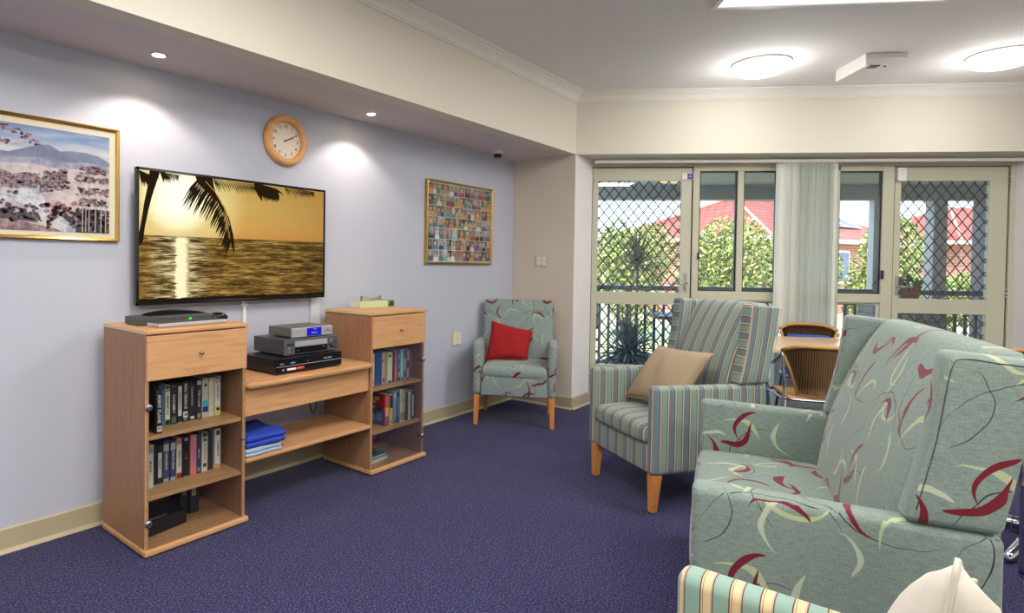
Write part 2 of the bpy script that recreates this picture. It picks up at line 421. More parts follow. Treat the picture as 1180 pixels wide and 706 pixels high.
# lintel over the doors
def dbox(bm, s0, s1, e0, e1, z0, z1, mi=0, bev=0.):
    M = basis((PC.x, PC.y, 0), DV, NV); box(bm, s0, s1, e0, e1, z0, z1, mi, M, bev)
    # basis gives x=DV, y=NV, z=DV x NV (up)
# check handedness: DV x NV = +z
bm = BM(); dbox(bm, 0.0, 6.2, 0, .32, SOFZ, CEILZ + .12); struct(finish('wall_lintel', bm, M_CREAM))
bm = BM(); dbox(bm, .12, 4.1, .315, .40, 2.37, 2.75); struct(finish('trim_3', bm, M_ALU))
bm = BM(); dbox(bm, 3.985, 6.2, 0, .40, 0, SOFZ); struct(finish('wall_right', bm, M_WHITEWALL))
wallbox('wall_far', (E4.x, E4.y), (XR, YR), 0, CEILZ, .12, M_CREAM)
wallbox('wall_side', (XR, YR), (RX0, YR), 0, CEILZ, .12, M_CREAM)
wallbox('wall_back', (RX0, YR), (RX0, .12), 0, CEILZ, .12, M_CREAM)
# skirtings
def skirt(name, a, b, h=.112, t=.012):
    a = Vector(a[:2]); b = Vector(b[:2]); d = (b - a).normalized(); n = Vector((d.y, -d.x))
    M = basis((a.x, a.y, 0), (n.x, n.y, 0), (0, 0, 1))   # x = into room, y = up, z = x cross up
    L = (b - a).length; e = Vector((n.x, n.y, 0)).cross(Vector((0, 0, 1)))
    sgn = 1 if e.xy.dot(d) > 0 else -1
    pts = [(0, 0), (.030, 0), (.022, .007), (t, .016), (t, h - .006), (t - .005, h), (0, h)]
    bm = BM(); prism(bm, pts, L * sgn, M); bmesh.ops.recalc_face_normals(bm, faces=bm.faces)
    return struct(finish(name, bm, M_SKIRT))
skirt('baseboard_left', (RX0, 0), (5.2, 0))
skirt('baseboard_corner', (5.2, -.0), (5.2098, BY - .012))
skirt('baseboard_reveal', (5.2 + .0, BY), (E1.x, E1.y))
skirt('baseboard_right', E3.xy, E4.xy)
# cornice
def cornice(name, a, b, ext0=0., ext1=0.):
    a = Vector(a[:2]); b = Vector(b[:2]); d = (b - a).normalized(); n = Vector((d.y, -d.x))
    prof = [(0, 0), (0, -.088), (.010, -.088), (.012, -.078), (.020, -.074), (.026, -.060), (.040, -.040), (.060, -.026), (.066, -.022), (.068, -.016), (.082, -.012), (.090, -.010), (.094, 0)]
    bm = BM(); R0 = []; R1 = []
    for x, z in prof:
        p = a + n * x + d * (x * ext0); q = b + n * x - d * (x * ext1)
        R0.append(bm.verts.new((p.x, p.y, CEILZ + z))); R1.append(bm.verts.new((q.x, q.y, CEILZ + z)))
    k = len(prof)
    for i in range(k): bm.faces.new((R0[i], R0[(i + 1) % k], R1[(i + 1) % k], R1[i]))
    bm.faces.new(R0[::-1]); bm.faces.new(R1); bmesh.ops.recalc_face_normals(bm, faces=bm.faces)
    return struct(finish(name, bm, M_CORN))
half = math.tan(math.radians((180 - 124.1) / 2))     # mitre at the obtuse corner
cornice('trim_4', (RX0, BY), (5.2098, BY), 0, half)
cornice('trim_5', (PC.x, PC.y), E4, half, 0)

# ------------------------------------------------------------------ doors and windows (frame e = .30)
EF = .30
def door(name, s0, s1, hinge, ms0, ms1, rail0, rail1, meshtop, meshbot, top):
    r = bpy.data.objects.new(name, None); COL.objects.link(r); struct(r)
    fb = BM(); t0, t1 = EF + .012, EF + .05
    for a, b, c, d in ((s0, s1, meshtop, top), (s0, s1, .015, meshbot), (s0, ms0, meshbot, meshtop), (ms1, s1, meshbot, meshtop), (ms0, ms1, rail0, rail1)):
        dbox(fb, a, b, t0, t1, c, d, bev=.003)
    finish('door_frame', fb, M_ALU, r)
    for k, (z0, z1) in enumerate(((rail1, meshtop), (meshbot, rail0))):
        gb = BM(); p = .0545 * .95; hz = .058; W = ms1 - ms0; e = EF + .040
        # diamond mesh as crossing flat bars clipped to the opening
        step = .094; slope = 1.28
        def seg(sx, sign):
            # line z = z0 + sign*slope*(s - sx)
            pts = []
            for s in (ms0, ms1):
                z = z0 + sign * slope * (s - sx)
                if z0 <= z <= z1: pts.append((s, z))
            for z in (z0, z1):
                s = sx + (z - z0) / (sign * slope)
                if ms0 < s < ms1: pts.append((s, z))
            if len(pts) >= 2:
                a, b = pts[0], pts[1]
                if (Vector(a) - Vector(b)).length > .01: tube(gb, [dp(a[0], e, a[1]), dp(b[0], e, b[1])], .0062, 4, cap=False)
        span = (z1 - z0) / slope
        n0 = int((ms0 - span) / step) - 1; n1 = int((ms1 + span) / step) + 2
        for i in range(n0, n1): seg(i * step, 1); seg(i * step, -1)
        finish('security_mesh', gb, M_GRILLE, r)
        pb = BM(); dbox(pb, ms0 - .005, ms1 + .005, EF + .022, EF + .027, z0 - .005, z1 + .005); finish('glass_pane', pb, G_WIN, r)
    # thin dark gasket line round the leaf
    gk = BM()
    for a, b, c, d in ((s0 - .010, s0, 0, top + .01), (s1, s1 + .010, 0, top + .01), (s0, s1, top, top + .010)): dbox(gk, a, b, EF + .018, EF + .03, c, d)
    finish('gasket', gk, M_BLACK, r)
    hs = s0 - .003 if hinge == 'l' else s1 + .003
    for z in (2.19, 1.15, .25):
        hb = BM()
        for j in range(3): tube(hb, [dp(hs, EF + .004, z - .05 + j * .034), dp(hs, EF + .004, z - .05 + j * .034 + .031)], .008, 10)
        finish('hinge', hb, M_STEEL, r)
    ks = s1 - .045 if hinge == 'l' else s0 + .035
    hb = BM(); dbox(hb, ks - .014, ks + .014, EF + .004, EF + .014, 1.12, 1.30, bev=.004)
    dr = -1 if hinge == 'l' else 1
    tube(hb, [dp(ks, EF + .01, 1.20), dp(ks, EF - .035, 1.20), dp(ks + dr * .02, EF - .045, 1.20), dp(ks + dr * .11, EF - .045, 1.195)], .008, 8)
    lathe(hb, [(.011, 0), (.011, .012), (.006, .014)], 12, basis(dp(ks, EF + .006, 1.155), DV, Vector((0, 0, 1))) @ Matrix.Rotation(0, 4, 'X'))
    finish('lever_handle', hb, M_STEEL, r)
    return r
D1 = door('door_1', .212, 1.148, 'l', .268, 1.052, .985, 1.105, 2.193, .385, 2.318)
D2 = door('door_2', 2.968, 3.93, 'r', 3.023, 3.775, .952, 1.088, 2.187, .385, 2.315)
# fixed aluminium framing round doors and windows
bm = BM()
for a, b, c, d in ((.18, .205, 0, 2.345), (.18, 3.99, 2.33, 2.375), (1.158, 1.218, 0, 2.34), (1.218, 2.47, 2.284, 2.34), (1.218, 2.47, 1.044, 1.128), (1.568, 1.623, 1.128, 2.284), (1.93, 1.965, .10, 2.284), (2.44, 2.484, .1, 2.284),
                   (2.484, 2.86, 1.044, 1.127), (2.484, 2.86, 2.279, 2.34), (2.86, 2.957, 0, 2.34), (3.942, 3.985, 0, 2.345), (1.218, 2.86, 0, .12), (1.965, 2.44, 1.044, 1.127)):
    dbox(bm, a, b, EF, EF + .06, c, d, bev=.003)
struct(finish('trim_6', bm, M_ALU))
def window(name, panes, sash=True):
    r = bpy.data.objects.new(name, None); COL.objects.link(r); struct(r)
    for a, b, c, d, fr in panes:
        f = BM(); w = .014
        for q in ((a, b, c, c + w), (a, b, d - w, d), (a, a + w, c, d), (b - w, b, c, d)): dbox(f, q[0], q[1], EF + .02, EF + .045, q[2], q[3])
        fo = finish('window_sash', f, fr, r)
        g = BM(); dbox(g, a + w * .5, b - w * .5, EF + .03, EF + .034, c + w * .5, d - w * .5); finish('glass_pane', g, G_WIN, fo)
    return r
w1 = window('window_1', [(1.218, 1.568, 1.128, 2.284, M_BLACK), (1.218, 1.93, .12, 1.044, M_ALU)])
w2 = window('window_2', [(1.623, 1.93, 1.128, 2.284, M_BLACK), (1.965, 2.44, .12, 2.284, M_ALU)])
w3 = window('window_3', [(2.484, 2.86, 1.127, 2.279, M_BLACK), (2.484, 2.86, .12, 1.044, M_ALU)])
hb = BM(); dbox(hb, 2.848, 2.875, EF - .02, EF + .005, 1.27, 1.35, bev=.004); finish('window_latch', hb, M_BLACK, w3)
hb = BM(); dbox(hb, 1.205, 1.222, EF - .02, EF + .005, 1.43, 1.50, bev=.004); finish('window_latch', hb, M_BLACK, w1)
# small catches on the splayed reveal
for k, z in enumerate((1.335, 1.17)):
    b_ = BM(); M = basis((5.5, -.652, z), (0, -1, 0), (0, 0, 1)); lathe(b_, [(.012, 0), (.012, .012), (.006, .018)], 12, basis((5.36, -.654, z), (1, .06, 0), (0, 0, 1)))
    o = finish('wall_catch', b_, M_WHITE)
    tag(o, ['small white round catch on the white reveal left of the doors, upper one', 'small white round catch on the white reveal left of the doors, lower one'][k], 'door catch', 'catches on the reveal')
# ------------------------------------------------------------------ upholstered chairs (local: -y is the front, origin on the floor under the front edge)
def R(a): return math.radians(a)
def wing_chair(label, cat, loc, facing, W, fab, at=.07, depth=.73, wf=.53, group=None, sofa=False):
    t = thing('wing_sofa' if sofa else 'wing_armchair', label, cat, (loc[0], loc[1], 0), R(facing + 90), group)
    iw = W - at
    # base rail under the cushion
    bm = BM(); softbox(bm, -iw + .001, iw - .001, .012, depth - .02, .215, .37, .012, (8 if sofa else 4, 4, 2)); finish('seat_frame', bm, fab, t, 'all')
    # seat cushion, crowned
    def cd(p):
        u = p.x / iw; v = (p.y - .25) / .26
        k = max(0, 1 - u ** 4) * max(0, 1 - v ** 4)
        z = p.z + (.030 * k if p.z > .42 else 0)
        y = p.y - (.012 * max(0, 1 - u ** 4) if p.y < .1 else 0)
        return (p.x, y, z)
    def cuv(side, p):
        if side == '-y': return (p.x, p.z)
        return (p.x, .48 + p.y)
    bm = BM(); softbox(bm, -iw + .004, iw - .004, -.002, .56, .345 + .025, .470, .035, (16 if sofa else 8, 8, 2), cd, cuv, off=(.013, .11)); finish('seat_cushion', bm, fab, t, 'all')
    # arms
    for sx in (1, -1):
        def auv(side, p, sx=sx):
            if side == '-y': return (p.x, p.z)
            if side == '+z': return (p.y, .70 + abs(p.x - sx * W))
            return (p.y, p.z)
        def ad(p, sx=sx):
            q = Vector(p)
            if q.z > .6: q.z -= .012 * (q.y / depth)
            return q
        a, b = sorted((sx * iw, sx * W))
        bm = BM(); softbox(bm, a, b, 0, depth, .215, .705, .026, (3, 8, 6), ad, auv, off=(.02 * sx + .11, .07 * sx)); finish('arm', bm, fab, t, 'all')
    # back
    z0, z1 = .40, 1.150
    def bd(p):
        u = p.x / iw; h = (p.z - z0) / (z1 - z0)
        yy = p.y
        if p.y < .075: yy -= .022 * max(0, 1 - u ** 4) * math.sin(PI * min(1, max(0, h * .95 + .04))) ** .6
        F = wf - .038 + (p.z - z0) * .16 + .42 * max(0, p.z - .60) ** 2
        Q = max(F + .085, wf + .185 + (p.z - .70) * (.19 if p.z > .7 else .05))
        yy = F + (Q - F) * p.y / .15 + (yy - p.y)
        z = p.z + .006 * (1 - u * u) * (1 if h > .8 else 0)
        return (p.x, yy, z)
    def buv(side, p): return (p.x, p.z + 1.0)
    bm = BM(); softbox(bm, -iw + .003, iw - .003, 0, .15, z0, z1, .045, (18 if sofa else 8, 3, 10), bd, buv, off=(.17, .05)); finish('back', bm, fab, t, 'all')
    bm = BM()
    def rd(p): return (p.x, p.y + (p.z - .2) * .05, p.z)
    softbox(bm, -iw - .002, iw + .002, depth - .045, depth - .003, .216, .78, .012, (4, 2, 4), rd, buv); finish('rear_panel', bm, fab, t, 'all')
    # wings
    for sx in (1, -1):
        a, b = sorted((sx * (W - max(at, .085)), sx * (W + .004)))
        def wuv(side, p):
            if side == '-y': return (p.z, p.x)
            if side == '+z': return (p.y, p.z)
            return (p.y, p.z)
        def wd(p, sx=sx):
            h = (p.z - .70) / .45
            # front edge rakes back, the rear edge rakes a little more
            fy = wf + .075 * h + .012 * math.sin(PI * h); ry = wf + .205 + .075 * h
            k = (p.y) / .21
            z = p.z - .018 * k * h
            return (p.x, fy + (ry - fy) * k, z)
        bm = BM(); softbox(bm, a, b, 0, .21, .695, 1.158, .024, (2, 4, 8), wd, wuv, off=(.12 if sx > 0 else .05, .30 if sx > 0 else .21)); w = finish('wing', bm, fab, t, 'all')
        # piped seam round the outer face of the wing
        o = sx * (W + .003); P = []
        for k, h in ((1.02, 0.03), (1.0, .5), (1.0, .96), (.9, 1.0), (.5, 1.0), (.20, 1.0), (.08, .93), (.07, .5), (.08, .08)):
            fy = wf + .075 * h + .012 * math.sin(PI * h); ry = wf + .205 + .075 * h
            P.append((o, fy + (ry - fy) * k, .70 + .45 * h - .018 * k * h - (.006 if h > .9 else 0)))
        pb = BM(); tube(pb, smoothpath(P, 4), .0013, 5); finish('piping' if sofa else 'wing_seam', pb, simple('dark_piping', rgb(58, 66, 66), .7) if sofa else fab, w)
    # legs
    for sx in (1, -1):
        bm = BM(); x = sx * (W - .045); taper(bm, (x, .045, .216), (x, .035, 0.002), .030, .019); finish('leg', bm, W_LEG, t)
        bm = BM(); x = sx * (W - .045); taper(bm, (x, depth - .06, .216), (x, depth - .01, 0.002), .028, .018); finish('leg', bm, W_LEG, t)
    return t
SOFA = wing_chair('wide high-backed wing sofa in grey-green fabric with burgundy and pale green leaves', 'sofa', (2.574, -2.544), 104.7, .69, F_LEAF, at=.095, depth=.725, wf=.515, sofa=True)
STRC = wing_chair('striped wing armchair by the glass doors holding a beige cushion', 'armchair', (3.49, -1.83), 145, .345, F_STR, at=.068, depth=.75, wf=.55, group='striped wing armchairs')
STRD = wing_chair('striped armchair with broad cream bands cut off by the bottom of the photo, cream cushion', 'armchair', (1.072, -2.86), 91.9, .348, F_STR2, at=.072, depth=.74, wf=.55, group='striped wing armchairs')

def tub_chair(label, loc, facing):
    fab = F_LEAF2; W = .345
    t = thing('armchair', label, 'armchair', (loc[0], loc[1], 0), R(facing + 90))
    bm = BM(); softbox(bm, -.275, .275, -.001, .56, .255, .43, .015, (5, 4, 2)); finish('seat_frame', bm, fab, t, 'all')
    def cd(p):
        u = p.x / .28; v = (p.y - .25) / .26; k = max(0, 1 - u ** 4) * max(0, 1 - v ** 4)
        return (p.x, p.y - (.010 * max(0, 1 - u ** 4) if p.y < .1 else 0), p.z + (.022 * k if p.z > .44 else 0))
    bm = BM(); softbox(bm, -.276, .276, -.002, .54, .40, .500, .045, (8, 8, 2), cd, lambda s, p: (p.x, p.z) if s == '-y' else (p.x, .495 + p.y), off=(.2, .03)); finish('seat_cushion', bm, fab, t, 'all')
    for sx in (1, -1):
        a, b = sorted((sx * .275, sx * W))
        def ad(p, sx=sx):
            h = max(0, (p.z - .55) / .15)
            return (p.x + sx * .012 * h, p.y + .012 * h * (1 if p.y < .1 else 0), p.z - .02 * (p.y / .6))
        bm = BM(); softbox(bm, a, b, 0, .58, .255, .705, .034, (2, 6, 6), ad, lambda s, p: (p.x, p.z) if s == '-y' else (p.y, p.z), off=(.1 * sx, .3)); finish('arm', bm, fab, t, 'all')
    def bd(p):
        u = p.x / .31; h = (p.z - .45) / .58
        yy = p.y - (.02 * max(0, 1 - u ** 4) * math.sin(PI * min(1, max(0, h))) if p.y < .06 else 0)
        return (p.x * (1 + .03 * h), yy + .43 + (p.z - .45) * .17, p.z)
    bm = BM(); softbox(bm, -.31, .31, 0, .12, .40, 1.035, .035, (7, 2, 8), bd, lambda s, p: (p.x, p.z), off=(.12, .22)); finish('back', bm, fab, t, 'all')
    for sx in (1, -1):
        bm = BM(); taper(bm, (sx * .312, .035, .257), (sx * .318, .022, .003), .024, .017); finish('leg', bm, W_LEG, t)
        bm = BM(); taper(bm, (sx * .285, .50, .257), (sx * .290, .535, .003), .024, .017); finish('leg', bm, W_LEG, t)
    return t
TUB = tub_chair('low-backed grey-green leaf-patterned armchair in the room corner under the photo collage', (4.29, -.60), 208.5)

# cushions built from four corners
def pillow(name, label, cat, c4, thick, mat, up, piping=None, n=18, group=None):
    TL, TR, BL, BR = [Vector(c) for c in c4]
    ctr = (TL + TR + BL + BR) / 4; bm = BM()
    nrm = (TR - TL + BR - BL).cross(TL - BL + TR - BR).normalized()
    if nrm.dot(Vector(up)) < 0: nrm = -nrm
    def P(i, j, s):
        u = -1 + 2 * i / n; v = -1 + 2 * j / n
        iu = u * (1 - .055 * (1 - v * v)); iv = v * (1 - .055 * (1 - u * u))
        a = (iu + 1) / 2; b = (iv + 1) / 2
        base = BL.lerp(BR, a).lerp(TL.lerp(TR, a), b)
        h = thick * ((1 - u * u) * (1 - v * v)) ** .42
        h += .006 * math.sin(7 * u + 3 * v) * (1 - u * u) * (1 - v * v)
        return base + nrm * (h * s) - ctr
    top = [[bm.verts.new(P(i, j, 1)) for j in range(n + 1)] for i in range(n + 1)]
    bot = [[top[i][j] if i in (0, n) or j in (0, n) else bm.verts.new(P(i, j, -1)) for j in range(n + 1)] for i in range(n + 1)]
    for g, fl in ((top, 0), (bot, 1)):
        for i in range(n):
            for j in range(n):
                vs = [g[i][j], g[i + 1][j], g[i + 1][j + 1], g[i][j + 1]]
                f = bm.faces.new(vs[::-1] if fl else vs); f.smooth = True
    bmesh.ops.recalc_face_normals(bm, faces=bm.faces)
    rim = [P(i, 0, 0) for i in range(n)] + [P(n, j, 0) for j in range(n)] + [P(n - i, n, 0) for i in range(n)] + [P(0, n - j, 0) for j in range(n)]
    o = finish(name, bm, mat, None, 'all', ctr); tag(o, label, cat, group)
    pb = BM(); tube(pb, rim, .0035, 6, closed=True); finish('piping', pb, mat, o)
    return o
def loc2w(ch, p): return Matrix.Translation(ch.location) @ Matrix.Rotation(ch.rotation_euler.z, 4, 'Z') @ Vector(p)
c = [loc2w(STRC, p) for p in ((-.205, .42, .850), (.275, .43, .870), (-.255, .215, .520), (.225, .235, .545))]
pillow('cushion', 'plain beige cushion leaning in the striped armchair by the doors', 'cushion', c, .075, M_BEIGE, (-1, 0, .2))
c = [loc2w(TUB, p) for p in ((-.225, .36, .850), (.135, .40, .765), (-.262, .245, .520), (.100, .255, .535))]
pillow('cushion', 'small bright red cushion leaning in the corner armchair', 'cushion', c, .05, M_RED, (-1, 0, .2))
c = [(1.03, -3.300, .998), (1.335, -3.33, .86), (1.03, -3.24, .53), (1.335, -3.25, .50)]
pillow('cushion', 'cream cushion standing on the cut-off striped armchair at the bottom of the photo', 'cushion', c, .078, M_CREAMC, (0, 1, 0))

# ------------------------------------------------------------------ cafe chairs and table
def cafe_chair(label, loc, facing, pad=False, up=0., group='wicker cafe chairs round the table'):
    t = thing('cafe_chair', label, 'chair', (loc[0], loc[1], 0), R(facing + 90), group)
    # woven seat
    def disc(p):
        return (p.x * (1 - .12 * (p.y - 0) / .42), p.y, p.z - .012 * (1 - (p.x / .22) ** 2))
    bm = BM(); softbox(bm, -.22, .22, 0, .42, .432, .455, .011, (6, 6, 1), disc); finish('seat', bm, M_RATTAN if not pad else M_BLUEPAD, t, 'all')
    bm = BM()
    # curved woven back with rattan top rail
    uvl = bm.loops.layers.uv.verify(); n = 14; rows = 6; G = []
    for i in range(n + 1):
        a = -1 + 2 * i / n; col = []
        for j in range(rows + 1):
            h = j / rows; wd = .115 + .100 * h
            col.append((bm.verts.new((a * wd, .445 + .03 * h - .09 * a * a * (.6 + .4 * h) + .0, .47 + (.30 + up + .04 * (1 - a ** 4)) * h)), (a * wd, h * .33)))
        G.append(col)
    for i in range(n):
        for j in range(rows):
            q = [G[i][j], G[i + 1][j], G[i + 1][j + 1], G[i][j + 1]]
            f = bm.faces.new([v[0] for v in q]); f.smooth = True
            for lp, v in zip(f.loops, q): lp[uvl].uv = v[1]
    bmesh.ops.solidify(bm, geom=list(bm.faces), thickness=.012)
    back = finish('backrest', bm, M_WICK, t, 'all')
    if pad:
        pb = BM(); softbox(pb, -.17, .17, .355, .385, .50, .76, .014, (6, 1, 4), lambda p: (p.x, p.y - .9 * p.x * p.x + .10 * (p.z - .5) + .01, p.z)); finish('back_pad', pb, M_BLUEPAD, t, 'all')
    rb = BM(); tube(rb, [(a * .225, .478 - .095 * a * a, .770 + up + .045 * (1 - a ** 4)) for a in [-1 + k / 8 for k in range(17)]], .016, 8); finish('top_rail', rb, M_RATTAN, back)
    for sx in (1, -1):
        rb = BM(); tube(rb, [(sx * .120, .445 - .060, .46), (sx * .172, .46 - .075, .64), (sx * .222, .478 - .095, .77 + up)], .011, 8); finish('side_cane', rb, M_RATTAN, back)
        lb = BM()
        pth = smoothpath([(sx * .235, -.01, .012), (sx * .245, .02, .30), (sx * .262, .05, .58), (sx * .268, .12, .655), (sx * .262, .26, .665), (sx * .240, .365, .72), (sx * .225, .385, .765 + up)], 5)
        tube(lb, pth, .0125, 8); finish('leg', lb, M_CHROME, t, 'all')
        lb = BM(); pth = smoothpath([(sx * .222, .385, .755), (sx * .212, .385, .60), (sx * .20, .39, .45), (sx * .215, .44, .22), (sx * .235, .49, .012)], 5)
        tube(lb, pth, .0125, 8); finish('leg', lb, M_CHROME, t, 'all')
    fb = BM(); tube(fb, smoothpath([(-.24, .02, .43), (0, -.006, .43), (.24, .02, .43), (.232, .2, .43), (.2, .40, .43), (0, .425, .43), (-.2, .40, .43), (-.232, .2, .43), (-.24, .02, .43)], 4), .010, 8); finish('seat_ring', fb, M_CHROME, t, 'all')
    return t
C1 = cafe_chair('wicker-backed cafe chair with its back to the room, between striped armchair and leaf-print sofa', (5.39, -2.51), 20)
C2 = cafe_chair('wicker cafe chair with a blue pad on the far side of the light timber table', (6.01, -2.525), 200, pad=True, up=.035)
C3 = dup(C1, (6.32, -3.66, 0), R(90 + 20), 'wicker cafe chair seen just above the sofa back at the right edge of the photo')
C4 = dup(C1, (3.80, -3.82, 0), R(90 + 10), 'cafe chair with tan seat just behind the sofa at the right edge of the photo')
C5 = dup(C2, (5.58, -2.10, 0), R(90 + 304), 'cafe chair with blue seat tucked in behind the striped armchair')
# table
T = thing('cafe_table', 'light timber-topped table by the glass doors among the cafe chairs', 'table', (5.83, -2.46, 0), math.atan2(DV.y, DV.x))
bm = BM(); box(bm, -.60, .60, -.45, .45, .715, .745, bev=.006); finish('tabletop', bm, M_TABLE, T)
for sx in (-.38, .38):
    bm = BM(); tube(bm, [(sx, 0, .03), (sx, 0, .715)], .028, 14); finish('pedestal', bm, M_CHROME, T)
    bm = BM(); tube(bm, smoothpath([(sx, -.33, .012), (sx, -.2, .035), (sx, 0, .05), (sx, .2, .035), (sx, .33, .012)], 4), .016, 8)
    finish('foot', bm, M_CHROME, T)

T2 = thing('cafe_table', 'table with a polished star-shaped metal foot showing behind the sofa at the right edge', 'table', (4.36, -3.70, 0), R(-18))
bm = BM(); box(bm, -.24, .48, -.66, .06, .715, .745, bev=.006)
finish('tabletop', bm, M_TABLE, T2)
bm = BM(); tube(bm, [(0, 0, .04), (0, -.0, .715)], .030, 14); finish('pedestal', bm, M_CHROME, T2)
for k in range(4):
    a = k * PI / 2; d_ = Vector((math.cos(a), math.sin(a), 0))
    bm = BM(); tube(bm, [d_ * .02 + Vector((0, 0, .055)), d_ * .25 + Vector((0, 0, .045)), d_ * .46 + Vector((0, 0, .028)), d_ * .50 + Vector((0, 0, .022))], [.034, .030, .024, .014], 10)
    tube(bm, [d_ * .46 + Vector((0, 0, .0008)), d_ * .46 + Vector((0, 0, .02))], .016, 8)
    finish('foot', bm, M_CHROME, T2, 'all')
# ------------------------------------------------------------------ timber cabinets
def cabinet(label, x0, x1, yb, yf, hinge):
    """yf front (negative), yb back"""
    t = thing('media_cabinet', label, 'cabinet', (x0, yf, 0), 0, 'matching timber media cabinets')
    w = x1 - x0; d = yb - yf; th = .017
    def bx(name, a, b, c, e, f, g, m, bev=.0015, par=t):
        bm = BM(); box(bm, a, b, c, e, f, g, bev=bev); return finish(name, bm, m, par)
    s = bx('side_panel', 0, th, .012, d, .036, 1.024, W_FZ); bx('side_panel', w - th, w, .012, d, .036, 1.024, W_FZ)
    for a_ in (0, w - th):
        e1 = BM(); box(e1, a_, a_ + th, .0105, .0125, .036, .81); finish('front_edging', e1, W_FX, t)
    bx('back_panel', th, w - th, d - .012, d - .002, .036, 1.024, W_FX)
    tp = BM(); box(tp, -.004, w + .010, -.006, d, 1.024, 1.043, bev=.005); tpo = finish('top_panel', tp, W_FX, t)
    ed = BM(); box(ed, -.0056, -.004, .004, d - .002, 1.026, 1.041); finish('end_strip', ed, W_EDGE, tpo)
    tp = BM(); box(tp, -.008, w + .014, -.010, d, .008, .034, bev=.008); finish('plinth_panel', tp, W_FX, t)
    for a in (.03, w - .07):
        for c in (.03, d - .07):
            bx('foot', a, a + .04, c, c + .04, .0005, .010, M_BLACK, 0)
    for z in (.2525, .5335): bx('shelf', th, w - th, .020, d - .012, z, z + .0185, W_FX)
    dw = bx('drawer', .002, w - .002, -.004, .35, .812, 1.018, W_FX, .002)
    kb = BM(); lathe(kb, [(.006, 0), (.006, .010), (.0095, .014), (.0095, .020), (.004, .023)], 14, basis((w * .5, -.004, .918), (1, 0, 0), (0, 0, 1)))
    finish('knob', kb, M_STEEL, dw)
    g = BM(); box(g, th * .3, w - th * .3, .0040, .0085, .040, .806); dr = finish('glass_door', g, G_CAB, t)
    hx = .014 if hinge == 'l' else w - .014
    for z in (.155, .69):
        hb = BM(); lathe(hb, [(.0155, -.002), (.0165, .003), (.013, .007), (.007, .0085)], 18, basis((hx, .004, z), (1, 0, 0), (0, 0, 1))); finish('hinge', hb, M_STEEL, dr)
        hb = BM(); box(hb, hx - .008, hx + .008, .010, .045, z - .012, z + .012, bev=.002); finish('hinge_cup', hb, M_DGREY, dr)
    lx = w - .02 if hinge == 'l' else .02
    hb = BM(); box(hb, lx - .008, lx + .010, -.002, .016, .435, .447, bev=.002); finish('latch', hb, M_CHROME, dr)
    return t
CABL = cabinet('left one of two matching light timber cabinets with drawer and glass door, holding video tapes', 1.250, 1.770, -.085, -.553, 'l')
CABR = cabinet('right one of two matching light timber cabinets, tissue box on top and colourful books inside', 2.688, 3.205, -.085, -.548, 'r')
# bench between them: top, apron and low shelf
B_ = thing('media_bench', 'light timber bench with one open shelf joining the two cabinets below the television', 'bench', (1.772, -.553, 0))
w = 2.686 - 1.772
bm = BM(); pts = [(0, .012), (.012, -.008), (.04, -.020), (w * .5, -.026), (w - .04, -.020), (w - .012, -.008), (w, .012), (w, .46), (0, .46)]
prism(bm, [(x, y) for x, y in pts], .034, Matrix.Translation((0, 0, .6965))); bmesh.ops.recalc_face_normals(bm, faces=bm.faces)
bmesh.ops.bevel(bm, geom=[e for e in bm.edges if abs((e.verts[0].co - e.verts[1].co).z) < .001], offset=.011, segments=3, affect='EDGES'); finish('bench_top', bm, W_FX, B_, True)
bm = BM(); box(bm, .001, w - .001, .035, .053, .545, .6965, bev=.001); finish('apron', bm, W_FX, B_)
bm = BM(); box(bm, .001, w - .001, .004, .42, .308, .330, bev=.007); finish('low_shelf', bm, W_FX, B_)
# ------------------------------------------------------------------ electronics on the bench
def device(name, label, x0, x1, y0, y1, z0, z1, body, cat='video player', group=None):
    t = thing(name, label, cat, ((x0 + x1) / 2, y0, z0), 0, group)
    hw = (x1 - x0) / 2; d = y1 - y0; h = z1 - z0
    bm = BM(); box(bm, -hw, hw, .012, d, .008, h, bev=.003); finish('casing', bm, body, t)
    for sx in (-1, 1):
        for yy in (.03, d - .05):
            fb = BM(); tube(fb, [(sx * (hw - .04), yy + .01, 0.0004), (sx * (hw - .04), yy + .01, .009)], .012, 10); finish('foot', fb, M_BLACK, t)
    return t, hw, d, h
FW = lambda x, y, z: basis((x, y, z), (1, 0, 0), (0, 0, 1))      # drawing plane facing the room
M_TXT = simple('white_print', rgb(225, 225, 225), .5); M_REDP = simple('red_print', rgb(214, 60, 44), .5)
d, hw, dd, h = device('disc_recorder', 'large gloss black disc and video recorder at the bottom of the player stack', 1.990, 2.470, -.500, -.165, .7305, .819, M_BLACK, group='players stacked on the bench')
bm = BM(); box(bm, -hw, hw, 0, .013, .008, h, bev=.002); box(bm, -hw + .004, hw - .004, -.0012, .001, h * .50, h * .53, 1)
for x, s_, z in ((-.20, 'DVD', .060), (-.125, 'VIDEO', .060), (-.02, 'o', .060), (.13, 'RECORDER', .062), (-.19, 'HD', .026)): text(bm, s_, .012, FW(x, -.0008, z), 2)
box(bm, -.165, -.105, -.0012, .0, .020, .032, 2); box(bm, -.104, -.045, -.0012, .0, .020, .033, 3)
text(bm, 'REC', .010, FW(-.075, -.0018, .0265), 2)
finish('front_panel', bm, [M_BLACKG, M_SILV, M_TXT, M_REDP], d)
d, hw, dd, h = device('video_recorder', 'charcoal video cassette recorder with a round jog dial, middle of the player stack', 2.080, 2.480, -.452, -.15, .8195, .915, M_DGREY, group='players stacked on the bench')
M_VCR = simple('charcoal_metallic_plastic', rgb(92, 98, 106), .32, metal=.4)
bm = BM(); box(bm, -hw, hw, 0, .013, .006, h, bev=.003); box(bm, -.125, .115, -.0025, .001, .050, .082, 1, bev=.001); box(bm, -.125, .115, -.0015, .001, .012, .047, 2)
